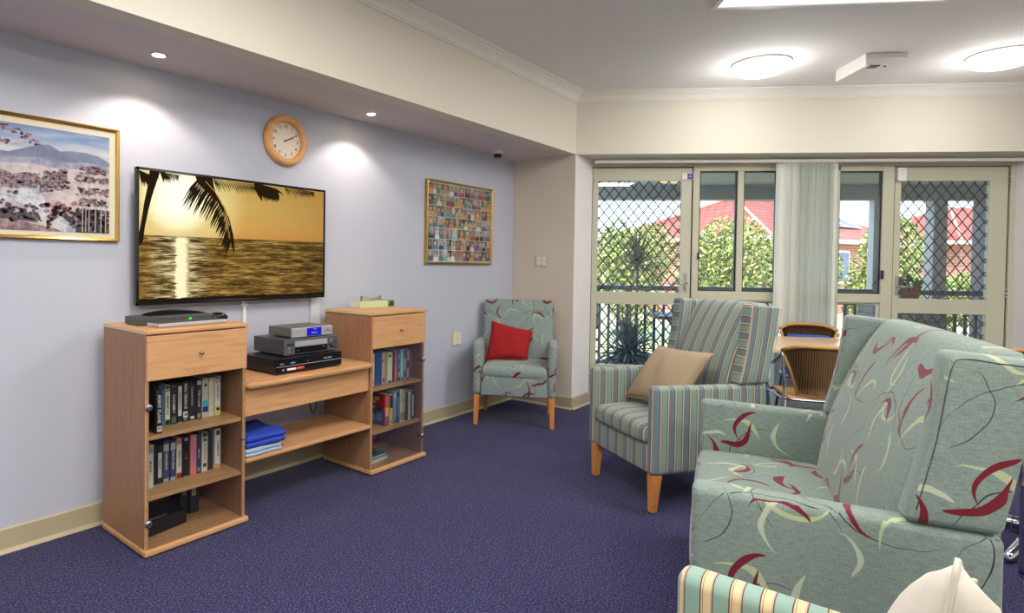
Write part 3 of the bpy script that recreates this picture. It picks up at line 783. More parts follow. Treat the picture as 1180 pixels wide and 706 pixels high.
text(bm, 'VHS', .011, FW(-.165, -.0008, .045), 3); text(bm, 'PLAY', .008, FW(-.165, -.0008, .026), 3); text(bm, 'oo', .012, FW(-.105, -.002, .030), 3); text(bm, 'II  >', .010, FW(.09, -.002, .036), 3)
for k in range(3): box(bm, -.18 + k * .016, -.168 + k * .016, -.002, 0, .062, .070, 2)
finish('front_panel', bm, [M_VCR, M_SILV, M_BLACKG, M_TXT], d)
bm = BM(); lathe(bm, [(.030, 0), (.030, .004), (.024, .006), (.023, .014), (.017, .016), (.012, .011)], 24, basis((.158, .001, .052), (1, 0, 0), (0, 0, 1))); finish('jog_dial', bm, M_DGREY, d)
d, hw, dd, h = device('set_top_box', 'small silver set-top box with a blue display, topmost of the player stack', 2.150, 2.455, -.430, -.20, .9155, .975, simple('grey_brown_metal', rgb(120, 112, 108), .35, metal=.5), 'set-top box', 'players stacked on the bench')
bm = BM(); box(bm, -hw, hw, 0, .014, .004, h, bev=.004); box(bm, -.045, .065, -.0015, .001, .008, h - .004, 1)
text(bm, 'DIGITAL', .012, FW(.01, -.002, .024), 2); text(bm, 'RECEIVER', .007, FW(-.105, -.001, .040), 3); text(bm, 'RECEIVER', .006, FW(.015, -.002, .046), 2)
for k in range(3): box(bm, .09 + k * .018, .102 + k * .018, -.002, 0, .024 + .008 * (k % 2), .031 + .008 * (k % 2), 3)
finish('front_panel', bm, [M_SILV, emis('blue_display', rgb(24, 30, 170), 1.0), M_TXT, M_DGREY], d)
# folded cloths on the low shelf
def folded(name, label, x0, x1, y0, y1, z0, z1, mat, layers, cat):
    bm = BM(); hh = (z1 - z0) / layers
    for k in range(layers):
        rr = random.Random(k + len(label)); ins = .004 * rr.random()
        softbox(bm, x0 + ins, x1 - .01 * rr.random(), y0 + ins, y1, z0 + k * hh, z0 + (k + 1) * hh - .0006, hh * .46, (6, 6, 1), lambda p: (p.x, p.y + .004 * math.sin(p.x * 40), p.z + (.006 * math.sin(p.x * 23 + p.y * 31 + k) if k == layers - 1 and p.z > z0 + k * hh + hh * .6 else 0)))
    o = finish(name, bm, mat, None, 'all'); return tag(o, label, cat)
folded('folded_towel', 'folded pale blue towel lying on the low shelf under the blue cloth', 1.776, 2.01, -.545, -.27, .3315, .372, M_TOWEL, 2, 'towel')
folded('folded_cloth', 'folded royal blue cloth on top of the pale blue towel', 1.776, 2.035, -.549, -.25, .3765, .438, M_BLUEC, 2, 'cloth')
# cord hanging behind
bm = BM(); tube(bm, smoothpath([(2.56, -.045, .70), (2.562, -.06, .56), (2.575, -.07, .40), (2.60, -.075, .345), (2.63, -.07, .40), (2.648, -.06, .56), (2.65, -.045, .70)], 6), .0055, 8)
tag(finish('power_cord', bm, M_BROWNCORD), 'brown power cord hanging in a loop behind the bench', 'cord')
# things on the left cabinet
t = thing('disc_player', 'slim black player with a green light and rounded lid lying on the left cabinet', 'player', (1.50, -.30, 1.0435), 0)
bm = BM(); box(bm, -.19, .20, -.045, .115, .002, .040, bev=.004)
finish('casing', bm, M_DGREY, t)
bm = BM(); P = [(-.12, .040)] + [(-.12 + .31 * k / 12, .040 + .021 * math.sin(PI * k / 12) ** .7) for k in range(1, 12)] + [(.19, .040)]
prism(bm, P, .10, basis((0, .10, 0), (1, 0, 0), (0, 0, 1))); bmesh.ops.recalc_face_normals(bm, faces=bm.faces); finish('lid', bm, M_BLACKG, t)
bm = BM(); lathe(bm, [(.008, 0), (.008, .003), (.004, .004)], 12, FW(.07, -.045, .020)); finish('indicator_light', bm, emis('green_light', rgb(60, 230, 60), 1.2), t)
t = thing('keyboard', 'thin silver-edged keyboard lying in front of the black player on the left cabinet', 'keyboard', (1.518, -.43, 1.0435), R(3))
bm = BM(); box(bm, -.185, .185, -.05, .06, .002, .018, bev=.003); finish('keyboard_base', bm, M_SILV, t)
bm = BM()
for r_ in range(5):
    for c_ in range(18): box(bm, -.175 + c_ * .0195, -.159 + c_ * .0195, -.035 + r_ * .0175, -.021 + r_ * .0175, .018, .021)
finish('keys', bm, M_DGREY, t)
bm = BM(); softbox(bm, -.050, .050, -.034, .034, 0.0005, .044, .020, (4, 4, 2), lambda p: (p.x, p.y, p.z * (1 - 3.0 * p.x * p.x * 60)) if p.z > .02 else p)
o = finish('computer_mouse', bm, M_BLACKG, None, 'all', (1.738, -.325, 1.0435)); tag(o, 'small black rounded device on the right end of the left cabinet top', 'mouse')
bm = BM(); tube(bm, smoothpath([(1.755, -.33, 1.047), (1.765, -.30, 1.047), (1.74, -.26, 1.047), (1.70, -.22, 1.047), (1.66, -.16, 1.047)], 5), .0025, 6); tag(finish('mouse_cord', bm, M_BLACK), 'thin black cord curling behind the small black device on the left cabinet', 'cord')
# tissue box on the right cabinet
t = thing('tissue_box', 'flat green and white tissue box with a tissue showing on the right cabinet', 'tissue box', (3.06, -.17, 1.0435), R(-6))
bm = BM(); box(bm, -.155, .155, -.055, .055, 0, .045, 0); box(bm, .095, .156, -.056, .056, .002, .0458, 1)
box(bm, -.1565, -.155, -.055, .055, .002, .043, 2)
for k in range(6): quad(bm, [(.10 + .008 * k, -.0568, .004), (.108 + .008 * k, -.0568, .004), (.118 + .006 * k, -.0568, .042), (.112 + .006 * k, -.0568, .042)], 3)
finish('carton', bm, [simple('pale_green_card', rgb(190, 206, 160), .6), simple('green_card', rgb(112, 150, 84), .6), simple('white_card', rgb(220, 224, 210), .6), simple('dark_green_print', rgb(40, 66, 44), .6)], t)
bm = BM(); n = 10; A = []; B2 = []
for k in range(n + 1):
    x = -.11 + .19 * k / n; A.append(bm.verts.new((x, .01 * math.sin(k * 1.9), .044))); B2.append(bm.verts.new((x * 1.02 + .01, .022 * math.sin(k * 1.3 + 1), .068 + .014 * math.sin(k * .9 + .6) + (.012 if k > 7 else 0))))
for k in range(n): bm.faces.new((A[k], A[k + 1], B2[k + 1], B2[k]))
bmesh.ops.solidify(bm, geom=list(bm.faces), thickness=.002)
finish('tissue', bm, simple('tissue_paper', rgb(236, 232, 222), .9), t, 'all')

# ------------------------------------------------------------------ video tapes and books
PALETTE = {}
def pm(c):
    if c not in PALETTE: PALETTE[c] = simple('print_%d_%d_%d' % c, rgb(*c), .5, var=.03, vscale=40)
    return PALETTE[c]
def volume(name, label, cat, x0, x1, yf, z0, h, depth, col, marks, txt=None, tcol=(230, 228, 220), group=None, lean=0., tz=.5, tsize=None, bold=0., pages=False):
    """upright case or book; marks = [(z0frac, z1frac, x0frac, x1frac, colour)] on the spine"""
    w = x1 - x0; mats = [pm(col)]
    def mi(c):
        m = pm(c)
        if m not in mats: mats.append(m)
        return mats.index(m)
    bm = BM(); box(bm, 0, w, 0, depth, 0, h, 0, bev=min(.0015, w * .1))
    if pages: box(bm, w * .12, w * .88, .004, depth + .0003, h - .004, h + .0004, mi((226, 220, 204)))
    for a, b, c, d_, cc in marks:
        z_a, z_b = h * a, h * b
        box(bm, w * max(c, .03), w * min(d_, .97), -.0006, .0004, z_a + .0005, z_b - .0005, mi(cc))
    if txt:
        sz = tsize or w * .62
        # spine lettering reads downward
        text(bm, txt, sz, basis((w * .5, -.0010, h * tz), (0, 0, -1), (1, 0, 0)), mi(tcol), bold=bold)
    o = finish(name, bm, mats, None, False, (x0, yf, z0))
    if lean: o.rotation_euler = (0, lean, 0)
    return tag(o, label, cat, group)
blk = (28, 28, 30); wht = (222, 220, 208)
sx = -.014
tapes1 = [
    (1.313, 1.343, -.515, .205, blk, [(.04, .17, .2, .95, wht), (.09, .14, .35, .8, (200, 50, 50))], 'ANNY PLANE', wht, 'black video tape with big white lettering pulled forward, left end of upper row', .56, .022),
    (1.346, 1.374, -.40, .200, (30, 34, 52), [(.9, .99, .1, .9, (150, 70, 70)), (.16, .30, .15, .9, (214, 130, 84)), (.02, .14, .3, .7, (200, 196, 188))], None, wht, 'navy video tape with an orange picture low on its spine, upper row', .5, None),
    (1.378, 1.408, -.405, .205, (84, 122, 178), [(.86, .98, .1, .9, (70, 90, 110)), (.22, .62, .25, .6, (176, 120, 128))], None, wht, 'light blue video tape in the upper row', .5, None),
    (1.411, 1.436, -.405, .197, (226, 222, 196), [(.9, .99, .05, .95, (48, 70, 70)), (.84, .89, .1, .95, (180, 80, 76)), (0, .14, .05, .95, (44, 92, 48)), (.04, .12, .2, .7, (120, 190, 70))], 'MELBA MOON', (40, 40, 40), 'cream video tape with a green foot beside the light blue one, upper row', .5, .014),
    (1.439, 1.470, -.405, .203, (34, 46, 44), [(.90, .93, .1, .95, (160, 80, 80)), (.03, .18, .1, .9, (96, 96, 96))], 'COLUMBI I', wht, 'dark green video tape with bold white lettering in the upper row', .5, .019),
    (1.473, 1.498, -.405, .200, blk, [(.17, .92, .15, .9, (206, 206, 200)), (.0, .02, .2, .9, (190, 190, 180))], 'RIVERDANCE AT', (110, 110, 110), 'black video tape with one long white label in the upper row', .55, .012),
    (1.501, 1.530, -.405, .206, (40, 42, 42), [(.10, .25, .1, .9, (222, 216, 216)), (.14, .21, .35, .75, (210, 60, 80)), (.03, .08, .25, .75, (130, 150, 130))], 'REAL TERENCE', wht, 'black video tape with white lettering above a small pink emblem, upper row', .62, .019),
    (1.533, 1.572, -.402, .204, (36, 36, 40), [(.03, .1, .3, .8, wht)], 'Lonesome Dove', (190, 190, 190), 'widest black video tape with thin grey lettering in the upper row', .6, .014),
    (1.575, 1.602, -.405, .203, (44, 44, 48), [(.86, .97, .1, .9, (200, 198, 190)), (.03, .14, .2, .8, (150, 140, 120))], 'STEEL & LACE', (206, 206, 200), 'charcoal video tape with a pale block at the top of its spine, upper row', .52, .014),
    (1.606, 1.640, -.405, .205, (196, 192, 182), [(.78, .86, .35, .75, (50, 40, 110)), (.28, .44, .08, .92, (60, 170, 200)), (.14, .28, .08, .92, (44, 40, 140))], None, wht, 'grey-beige video tape with a turquoise and dark blue band, upper row', .5, None),
    (1.643, 1.672, -.405, .203, (214, 208, 190), [(.1, .9, .45, .55, (200, 192, 172))], None, wht, 'plain cream video tape in the upper row', .5, None),
    (1.676, 1.708, -.408, .206, (224, 222, 214), [(.0, .26, .03, .97, (216, 214, 130)), (.12, .2, .3, .8, (200, 160, 90)), (.84, .87, .05, .95, (196, 110, 90)), (.90, .98, .2, .8, (150, 150, 160))], 'FAMILY VIDEO', (110, 130, 170), 'white video tape with a yellow foot at the right end of the upper row', .58, .012),
]
for x0, x1, yf, h_, c_, mk, tx, tc, lb, tz, ts in tapes1:
    volume('video_tape', lb, 'video tape', x0, x1, yf, .5525, h_, .11, c_, mk, tx, tc, 'video tapes on the upper shelf', tz=tz, tsize=ts, bold=.0004)
tapes2 = [
    (1.275, 1.310, blk, [(.3, .8, .1, .4, (60, 80, 70))], None, wht, 'black video tape hard against the left cabinet side, lower row', .205, -.42),
    (1.313, 1.343, (206, 206, 188), [(.8, .97, .1, .9, (150, 152, 150)), (.02, .2, .1, .9, (216, 214, 204))], 'MUSICA', (50, 60, 56), 'pale green-white video tape near the left of the lower row', .208, -.43),
    (1.346, 1.372, blk, [], None, wht, 'plain black video tape next to the pale one, lower row', .200, -.40),
    (1.374, 1.401, (30, 30, 34), [(.15, .80, .2, .85, (206, 204, 196))], 'CLASSIC', (110, 110, 110), 'black video tape with a rounded white label, lower row', .190, -.40),
    (1.404, 1.436, (64, 70, 96), [(.74, .92, .1, .9, (170, 172, 176)), (.0, .08, .1, .9, (170, 172, 176))], 'NARCISSUS', wht, 'slate blue video tape with a grey top block in the lower row', .203, -.40),
    (1.440, 1.470, (58, 58, 104), [(.74, .92, .1, .9, (176, 178, 182)), (.0, .08, .1, .9, (176, 178, 182))], 'WALTZ GALA', wht, 'indigo video tape with a grey top block in the lower row', .203, -.40),
    (1.473, 1.500, (218, 208, 188), [(.86, .98, .05, .95, (170, 110, 104)), (.0, .14, .03, .97, (150, 30, 44))], 'GREAT STARS', (90, 80, 70), 'cream video tape with a dark red foot, lower row', .200, -.40),
    (1.503, 1.537, (26, 24, 26), [(.9, .97, .25, .8, (190, 150, 140)), (.0, .03, .1, .9, (120, 170, 130))], 'I  O', (200, 110, 100), 'black video tape with small red marks near its top, lower row', .203, -.405),
    (1.541, 1.574, (216, 122, 104), [(.2, .8, .3, .7, (180, 122, 156)), (.85, .95, .2, .8, (190, 150, 120))], None, wht, 'coral pink video tape in the lower row', .206, -.41),
    (1.577, 1.602, (46, 54, 96), [(.05, .15, .2, .8, (120, 140, 190))], 'Italy Tour', (200, 206, 230), 'dark blue video tape beside the coral pink one', .203, -.405),
    (1.606, 1.638, (214, 208, 184), [(.88, .98, .1, .9, (40, 50, 40)), (.76, .86, .2, .8, (90, 96, 70)), (.12, .22, .2, .8, (70, 70, 60))], 'ADVENTURE', (120, 120, 100), 'cream video tape with green-black blocks at the top, lower row', .206, -.405),
    (1.642, 1.670, (44, 46, 50), [], None, wht, 'charcoal video tape, second from the right of the lower row', .198, -.40),
    (1.674, 1.706, (222, 218, 204), [(.0, .13, .03, .97, (216, 160, 90)), (.84, .96, .2, .8, (44, 44, 44))], 'HARMONY', (110, 110, 100), 'white video tape with an orange foot at the right end of the lower row', .212, -.415),
]
for x0, x1, c_, mk, tx, tc, lb, h_, yf in tapes2:
    volume('video_tape', lb, 'video tape', x0, x1, yf, .2715, h_, .11, c_, mk, tx, tc, 'video tapes on the middle shelf', tsize=(x1 - x0) * .5, bold=.0004)
# bottom shelf of the left cabinet
t = thing('projector_case', 'flat black box with a grey label lying on the bottom shelf of the left cabinet', 'box', (1.405, -.33, .0345), R(8))
bm = BM(); box(bm, -.115, .115, -.085, .12, 0, .072, bev=.008); finish('casing', bm, M_BLACK, t)
bm = BM(); box(bm, -.10, .015, -.07, -.052, .072, .0735); finish('label_strip', bm, simple('grey_label', rgb(128, 118, 112), .5), t)
volume('video_case', 'black video case with a small grey mark standing at the back of the bottom shelf', 'case', 1.545, 1.588, -.30, .0345, .135, .13, blk, [(.75, .95, .3, .8, (120, 124, 130))], group='cases on the bottom shelf')
volume('video_case', 'black video case with a pale barcode standing right of its neighbour on the bottom shelf', 'case', 1.592, 1.640, -.315, .0345, .140, .13, (30, 34, 34), [(.66, .93, .18, .62, (206, 204, 160)), (.7, .9, .3, .5, (60, 60, 50))], group='cases on the bottom shelf')
# books in the right cabinet: upper row
b1 = [
    (2.760, 2.792, (122, 140, 190), [(.0, .1, .1, .9, (60, 90, 150)), (.1, .3, .1, .9, (190, 200, 200))], .200, 'lilac-blue book at the left end of the upper row'),
    (2.795, 2.832, (216, 214, 200), [(.8, .95, .2, .8, (196, 196, 186)), (.1, .16, .2, .8, (90, 60, 80))], .212, 'cream-white book beside the lilac-blue one, upper row'),
    (2.836, 2.898, (40, 74, 136), [(.02, .98, .45, .5, (56, 92, 156))], .238, 'thick plain blue book, tallest of the upper row'),
    (2.902, 2.932, (190, 160, 170), [(.05, .2, .3, .8, (120, 60, 100)), (.7, .8, .2, .8, (150, 90, 110))], .208, 'thin pinkish grey book right of the thick blue one'),
    (2.936, 2.952, (150, 160, 96), [], .200, 'very thin olive green book in the upper row'),
    (2.955, 3.004, (206, 206, 170), [(.84, .92, .3, .7, (52, 70, 50)), (.0, .08, .2, .8, (70, 70, 150))], .206, 'wide pale cream book with a dark mark near its top, upper row'),
    (3.008, 3.020, (40, 30, 84), [], .212, 'thin dark violet book in the upper row'),
    (3.023, 3.052, (176, 96, 110), [(.1, .5, .2, .8, (200, 110, 120)), (.5, .8, .3, .7, (140, 110, 170))], .212, 'rose red book in the upper row'),
    (3.056, 3.082, (48, 84, 140), [(.4, .6, .2, .8, (140, 110, 160)), (.12, .3, .2, .9, (190, 150, 130)), (.7, .9, .2, .8, (90, 160, 170))], .212, 'blue book with pink blocks, upper row'),
    (3.086, 3.112, (150, 196, 178), [(.2, .9, .3, .7, (180, 214, 190)), (.0, .1, .2, .8, (40, 60, 130))], .214, 'mint green book in the upper row'),
    (3.115, 3.146, (44, 106, 160), [(.3, .7, .2, .8, (110, 180, 200)), (.0, .08, .3, .7, (210, 216, 220))], .210, 'sea blue book in the upper row'),
    (3.149, 3.180, (168, 34, 52), [(.62, .95, .15, .6, (206, 190, 170)), (.05, .38, .15, .6, (206, 180, 160))], .208, 'dark red book with cream blocks near the right end of the upper row'),
]
xs = .0
for x0, x1, c_, mk, h_, lb in b1:
    x0 -= .045; x1 -= .045
    volume('book', lb, 'book', x0, x1, -.468, .5525, h_, .15, c_, mk, group='books on the upper shelf of the right cabinet', pages=True)
volume('book', 'thin grey-blue book leaning at the right end of the upper row', 'book', 3.172, 3.181, -.462, .553, .196, .15, (120, 140, 150), [], group='books on the upper shelf of the right cabinet', lean=-.16, pages=True)
b2 = [
    (2.870, 2.912, (190, 40, 54), [(.45, .58, .1, .9, (226, 190, 60)), (.05, .3, .2, .8, (60, 110, 180)), (.3, .45, .2, .8, (190, 200, 210)), (.6, .95, .2, .8, (206, 110, 110))], .212, 'thick red and blue book with its cover showing, left end of the middle row', -.485),
    (2.915, 2.946, (226, 186, 50), [(.55, .97, .05, .95, (44, 50, 50)), (.05, .15, .2, .8, (190, 110, 50))], .205, 'yellow book with a dark top in the middle row', -.487),
    (2.950, 2.982, (110, 150, 190), [(.8, .95, .2, .8, (160, 190, 200)), (.05, .1, .2, .8, (40, 60, 100))], .214, 'sky blue book in the middle row', -.489),
    (2.985, 3.012, (52, 76, 96), [(.2, .85, .3, .7, (140, 160, 160))], .210, 'dark slate book with grey lettering band in the middle row', -.49),
    (3.015, 3.046, (206, 214, 190), [(.05, .3, .2, .8, (110, 150, 150)), (.6, .9, .3, .7, (150, 176, 150))], .222, 'pale green-white book, tallest of the middle row', -.49),
    (3.049, 3.072, (196, 158, 104), [(.05, .3, .2, .8, (120, 60, 50))], .214, 'tan paperback in the middle row', -.49),
    (3.075, 3.098, (34, 56, 50), [], .200, 'very dark green book in the middle row', -.49),
    (3.101, 3.126, (206, 200, 180), [(.1, .9, .35, .65, (180, 170, 150))], .195, 'pale stone book with a faint line in the middle row', -.49),
    (3.129, 3.168, (28, 38, 54), [(.1, .85, .3, .7, (186, 190, 190))], .197, 'navy book with a long white label at the right end of the middle row', -.49),
]
for x0, x1, c_, mk, h_, lb, yf in b2:
    o = volume('book', lb, 'book', x0, x1, yf, .2715, h_, .15, c_, mk, group='books on the middle shelf of the right cabinet', pages=True)
    if lb.startswith('thick red'): redbook = o
# the coloured cover of the red book
bm = BM()
for a, b, c_, d_, k in ((.004, .135, .115, .208, 0), (.004, .135, .004, .114, 1), (.02, .07, .14, .17, 2), (.05, .10, .165, .19, 2), (.03, .12, .10, .12, 3), (.02, .06, .02, .07, 4), (.075, .12, .03, .08, 5)):
    box(bm, a, b, c_, d_, 0, .0006 + .0003 * k, k, basis((-.0002, .15, .001), (0, -1, 0), (0, 0, 1)))
finish('cover', bm, [pm((178, 34, 46)), pm((54, 104, 168)), pm((222, 190, 70)), pm((96, 46, 110)), pm((170, 140, 140)), pm((110, 160, 190))], redbook)
volume('book', 'dark blue book lying far left in shadow on the middle shelf of the right cabinet', 'book', 2.745, 2.775, -.36, .2715, .20, .15, (28, 34, 60), [], group='books on the middle shelf of the right cabinet')
def flatbook(label, x0, x1, y0, y1, z0, h, c, rz):
    bm = BM(); box(bm, 0, x1 - x0, 0, y1 - y0, 0, .002); box(bm, 0, x1 - x0, 0, y1 - y0, h - .002, h); box(bm, .002, x1 - x0 - .004, .003, y1 - y0 - .003, .002, h - .002, 1)
    box(bm, .02, x1 - x0 - .05, .03, y1 - y0 - .03, h, h + .0005, 2)
    o = finish('book', bm, [pm(c), pm((214, 214, 200)), pm((40, 52, 60))], None, False, (x0, y0, z0)); o.rotation_euler = (0, 0, rz); tag(o, label, 'book', 'books lying on the bottom shelf')
flatbook('thick pale-edged book lying flat on the bottom shelf of the right cabinet, lower of two', 2.73, 2.935, -.475, -.33, .0345, .032, (90, 130, 130), R(4))
flatbook('thin dark teal book lying on top of the thick flat book in the right cabinet', 2.735, 2.925, -.465, -.325, .0672, .014, (70, 120, 124), R(2))
# ------------------------------------------------------------------ television
def sunset():
    t = NT('sunset_on_screen'); uv = t.n('ShaderNodeUVMap').outputs[0]; sp = t.n('ShaderNodeSeparateXYZ'); t.l(uv, sp.inputs[0]); U, V = sp.outputs[0], sp.outputs[1]
    sky = t.ramp(V, [(.51, rgb(206, 150, 78)), (.60, rgb(214, 166, 88)), (.80, rgb(208, 172, 92)), (1, rgb(190, 160, 82))])
    fall = t.math('MINIMUM', t.math('MAXIMUM', t.math('MULTIPLY', t.math('SUBTRACT', U, .45), 1.6), 0.), 1.)
    sky = t.mix(t.math('MULTIPLY', fall, .55), sky, rgb(150, 102, 52))
    du = t.math('MULTIPLY', t.math('SUBTRACT', U, .17), 1.77); dv = t.math('SUBTRACT', V, .83)
    r = t.math('SQRT', t.math('ADD', t.math('MULTIPLY', du, du), t.math('MULTIPLY', dv, dv)))
    g = t.ramp(r, [(0, (1, 1, 1, 1)), (.20, (1, 1, 1, 1)), (.36, (.5, .5, .5, 1)), (.66, (0, 0, 0, 1))], 'EASE')
    sky = t.mix(g, sky, rgb(255, 240, 170)); sky = t.mix(t.ramp(r, [(.12, (1, 1, 1, 1)), (.30, (0, 0, 0, 1))]), sky, (1.25, 1.2, .95, 1))
    cl = t.n('ShaderNodeMapping'); cl.inputs['Scale'].default_value = (3, 14, 1); t.l(uv, cl.inputs[0])
    sky = t.mix(t.math('MULTIPLY', t.noise(cl.outputs[0], 1.5, 3), .18), sky, rgb(130, 90, 50))
    mp = t.n('ShaderNodeMapping'); mp.inputs['Scale'].default_value = (14, 90, 1); t.l(uv, mp.inputs[0])
    mp2 = t.n('ShaderNodeMapping'); mp2.inputs['Scale'].default_value = (5, 26, 1); t.l(uv, mp2.inputs[0])
    w = t.math('MULTIPLY_ADD', t.noise(mp.outputs[0], 1, 4, .7), .6, t.math('MULTIPLY', t.noise(mp2.outputs[0], 1, 3), .4))
    sea = t.ramp(w, [(.36, rgb(38, 28, 14)), (.48, rgb(98, 74, 34)), (.58, rgb(170, 134, 66)), (.70, rgb(226, 196, 116))])
    sea = t.mix(t.math('MULTIPLY', fall, .5), sea, rgb(60, 42, 24))
    gw = t.math('ABSOLUTE', t.math('ADD', t.math('SUBTRACT', U, .187), t.math('MULTIPLY', t.math('SUBTRACT', w, .5), .12)))
    gl = t.ramp(gw, [(0, (1, 1, 1, 1)), (.024, (1, 1, 1, 1)), (.042, (.75, .75, .75, 1)), (.15, (0, 0, 0, 1))])
    core = t.ramp(gw, [(0, (1, 1, 1, 1)), (.022, (1, 1, 1, 1)), (.034, (0, 0, 0, 1))])
    gm = t.math('MAXIMUM', core, t.math('MULTIPLY', gl, t.ramp(w, [(.46, (0, 0, 0, 1)), (.60, (1, 1, 1, 1))])))
    sea = t.mix(gm, sea, rgb(255, 244, 196))
    low = t.math('LESS_THAN', V, t.math('MULTIPLY_ADD', t.noise(mp.outputs[0], 1, 2), .05, .005))
    sea = t.mix(low, sea, rgb(36, 26, 16))
    hz = t.math('LESS_THAN', V, .513); col = t.mix(hz, sky, sea)
    hl = t.math('LESS_THAN', t.math('ABSOLUTE', t.math('SUBTRACT', V, .508)), .006); col = t.mix(t.math('MULTIPLY', hl, .5), col, rgb(104, 74, 40))
    e = t.n('ShaderNodeEmission'); t.l(col, e.inputs[0]); e.inputs[1].default_value = .80
    t.l(e.outputs[0], t.out.inputs[0]); return t.m
TX0, TX1, TZ0, TZ1, TY = 1.412, 2.682, 1.122, 1.851, -.080
t = thing('television', 'large wall-mounted flat television showing a golden sunset over the sea behind palm fronds', 'television', ((TX0 + TX1) / 2, TY, (TZ0 + TZ1) / 2))
hw, hh = (TX1 - TX0) / 2, (TZ1 - TZ0) / 2
bm = BM(); box(bm, -hw, hw, .001, .030, -hh, hh, bev=.003); box(bm, -hw + .12, hw - .12, .028, .052, -hh + .10, hh - .10, bev=.006); finish('casing', bm, M_BLACK, t)
bm = BM()
for a, b, c, d in ((-hw, hw, -hh, -hh + .014), (-hw, hw, hh - .014, hh), (-hw, -hw + .014, -hh, hh), (hw - .014, hw, -hh, hh)): box(bm, a, b, -.002, .004, c, d, bev=.001)
finish('bezel', bm, M_BLACKG, t)
bm = BM(); box(bm, -.20, .20, .050, .078, -.18, .18); finish('wall_bracket', bm, M_BLACK, t)
bm = BM(); uvl = bm.loops.layers.uv.verify(); sw, sh = 1.242, .702
def sc_(u, v, k=0): return (-hw + .013 + u * sw, -.0002 - .0002 * k, -hh + .013 + v * sh)
f = quad(bm, [sc_(0, 0), sc_(1, 0), sc_(1, 1), sc_(0, 1)])
for lp, q in zip(f.loops, ((0, 0), (1, 0), (1, 1), (0, 1))): lp[uvl].uv = q
def spoly(pts, k=1, mi=1):
    try: quad(bm, [sc_(min(max(u, 0), 1), min(max(v, 0), 1), k) for u, v in pts], mi)
    except ValueError: pass
spoly([(.008, .44), (.018, .47), (.026, .58), (.040, .70), (.054, .80), (.068, .88), (.090, 1.0), (.044, 1.0), (.036, .88), (.022, .76), (.012, .64), (0, .52), (0, .44)])
rr = random.Random(3)
def frond(path, L, n, spread, drop, wd=.004, k=2, sides=(1, -1)):
    P = smoothpath([(x, y, 0) for x, y in path], 10); m = len(P) - 1
    for i in range(n):
        tt = i / n * m; a = P[int(tt)]; b = P[min(int(tt) + 1, m)]; p = a.lerp(b, tt - int(tt)); d = (b - a)
        d = Vector((d.x * 1.77, d.y, 0)).normalized() if d.length else Vector((0, -1, 0))
        for s in sides:
            ll = L * (1 - .55 * (i / n) ** 2) * rr.uniform(.8, 1.15) * (1.0 if s < 0 else spread)
            nrm = Vector((d.y, -d.x, 0)) * (-s)
            v = (d * .75 + nrm * .75 + Vector((0, -drop, 0))).normalized() * ll
            e = Vector((p.x + v.x / 1.77, p.y + v.y, 0)); mid = Vector(((p.x + e.x) / 2, (p.y + e.y) / 2 + .01, 0))
            q = Vector((v.y, -v.x, 0)).normalized() * wd
            spoly([(p.x - q.x / 1.77, p.y - q.y), (mid.x - q.x, mid.y - q.y), (e.x, e.y), (mid.x + q.x, mid.y + q.y), (p.x + q.x / 1.77, p.y + q.y)], k + (i % 3))
RA = smoothpath([(.275, 1.0, 0), (.325, .93, 0), (.375, .82, 0), (.412, .68, 0), (.436, .50, 0)], 12)
spoly([(.252, 1.0), (.338, 1.0), (.345, .93), (.36, .86), (.325, .88), (.295, .90), (.262, .95)], 1)
for i in range(56):
    q = i / 55; p = RA[min(int(q * (len(RA) - 1)), len(RA) - 1)]
    for sd in (-1, 1):
        if sd < 0: dx, dy = -.092 * (1 - .62 * q) * rr.uniform(.85, 1.1), -(.27 - .13 * q) * rr.uniform(.85, 1.1)
        else: dx, dy = (.066 - .046 * q) * rr.uniform(.7, 1.1), -(.17 - .05 * q) * rr.uniform(.8, 1.1)
        wv = .0052 if sd < 0 else .0060; mx_, my_ = p.x + dx * .45, p.y + dy * .38
        spoly([(p.x - .0012, p.y), (mx_ - wv, my_), (p.x + dx, p.y + dy), (mx_ + wv, my_), (p.x + .0012, p.y)], 2 + i % 3)
for a, b in zip(RA[:-1], RA[1:]): spoly([(a.x - .003, a.y), (a.x + .003, a.y), (b.x + .003, b.y), (b.x - .003, b.y)], 5)
frond([(.34, 1.0), (.46, .985), (.56, .985), (.62, .975)], .11, 40, .2, .9, .003, 2, (1, -1))
frond([(.56, 1.0), (.62, .985), (.67, .97), (.70, .95)], .15, 46, .9, .8, .005, 2)
frond([(.74, 1.01), (.82, .995), (.88, .985), (.93, .98)], .09, 26, .6, .8, .003, 2)
frond([(.0, .99), (.03, .97), (.05, .97)], .12, 14, 1, .9, .004, 2)
frond([(.09, 1.0), (.12, .99), (.17, .985)], .09, 16, .7, .9, .003, 2)
# fine pale midrib of the hanging frond, distant boat
for a, b in (((.30, .97), (.352, .885)), ((.352, .885), (.395, .77)), ((.395, .77), (.425, .62))): spoly([(a[0], a[1]), (a[0] + .003, a[1]), (b[0] + .003, b[1]), (b[0], b[1])], 6, 2)
spoly([(.925, .345), (.932, .325), (.992, .325), (.998, .345)], 2); spoly([(.983, .345), (.986, .345), (.986, .45), (.984, .45)], 2)
spoly([(.925, .345), (.91, .352), (.91, .348), (.93, .338)], 2)
finish('screen', bm, [sunset(), emis('screen_dark', rgb(34, 24, 12), 1.0), emis('screen_rib', rgb(210, 170, 90), 1.0)], t)
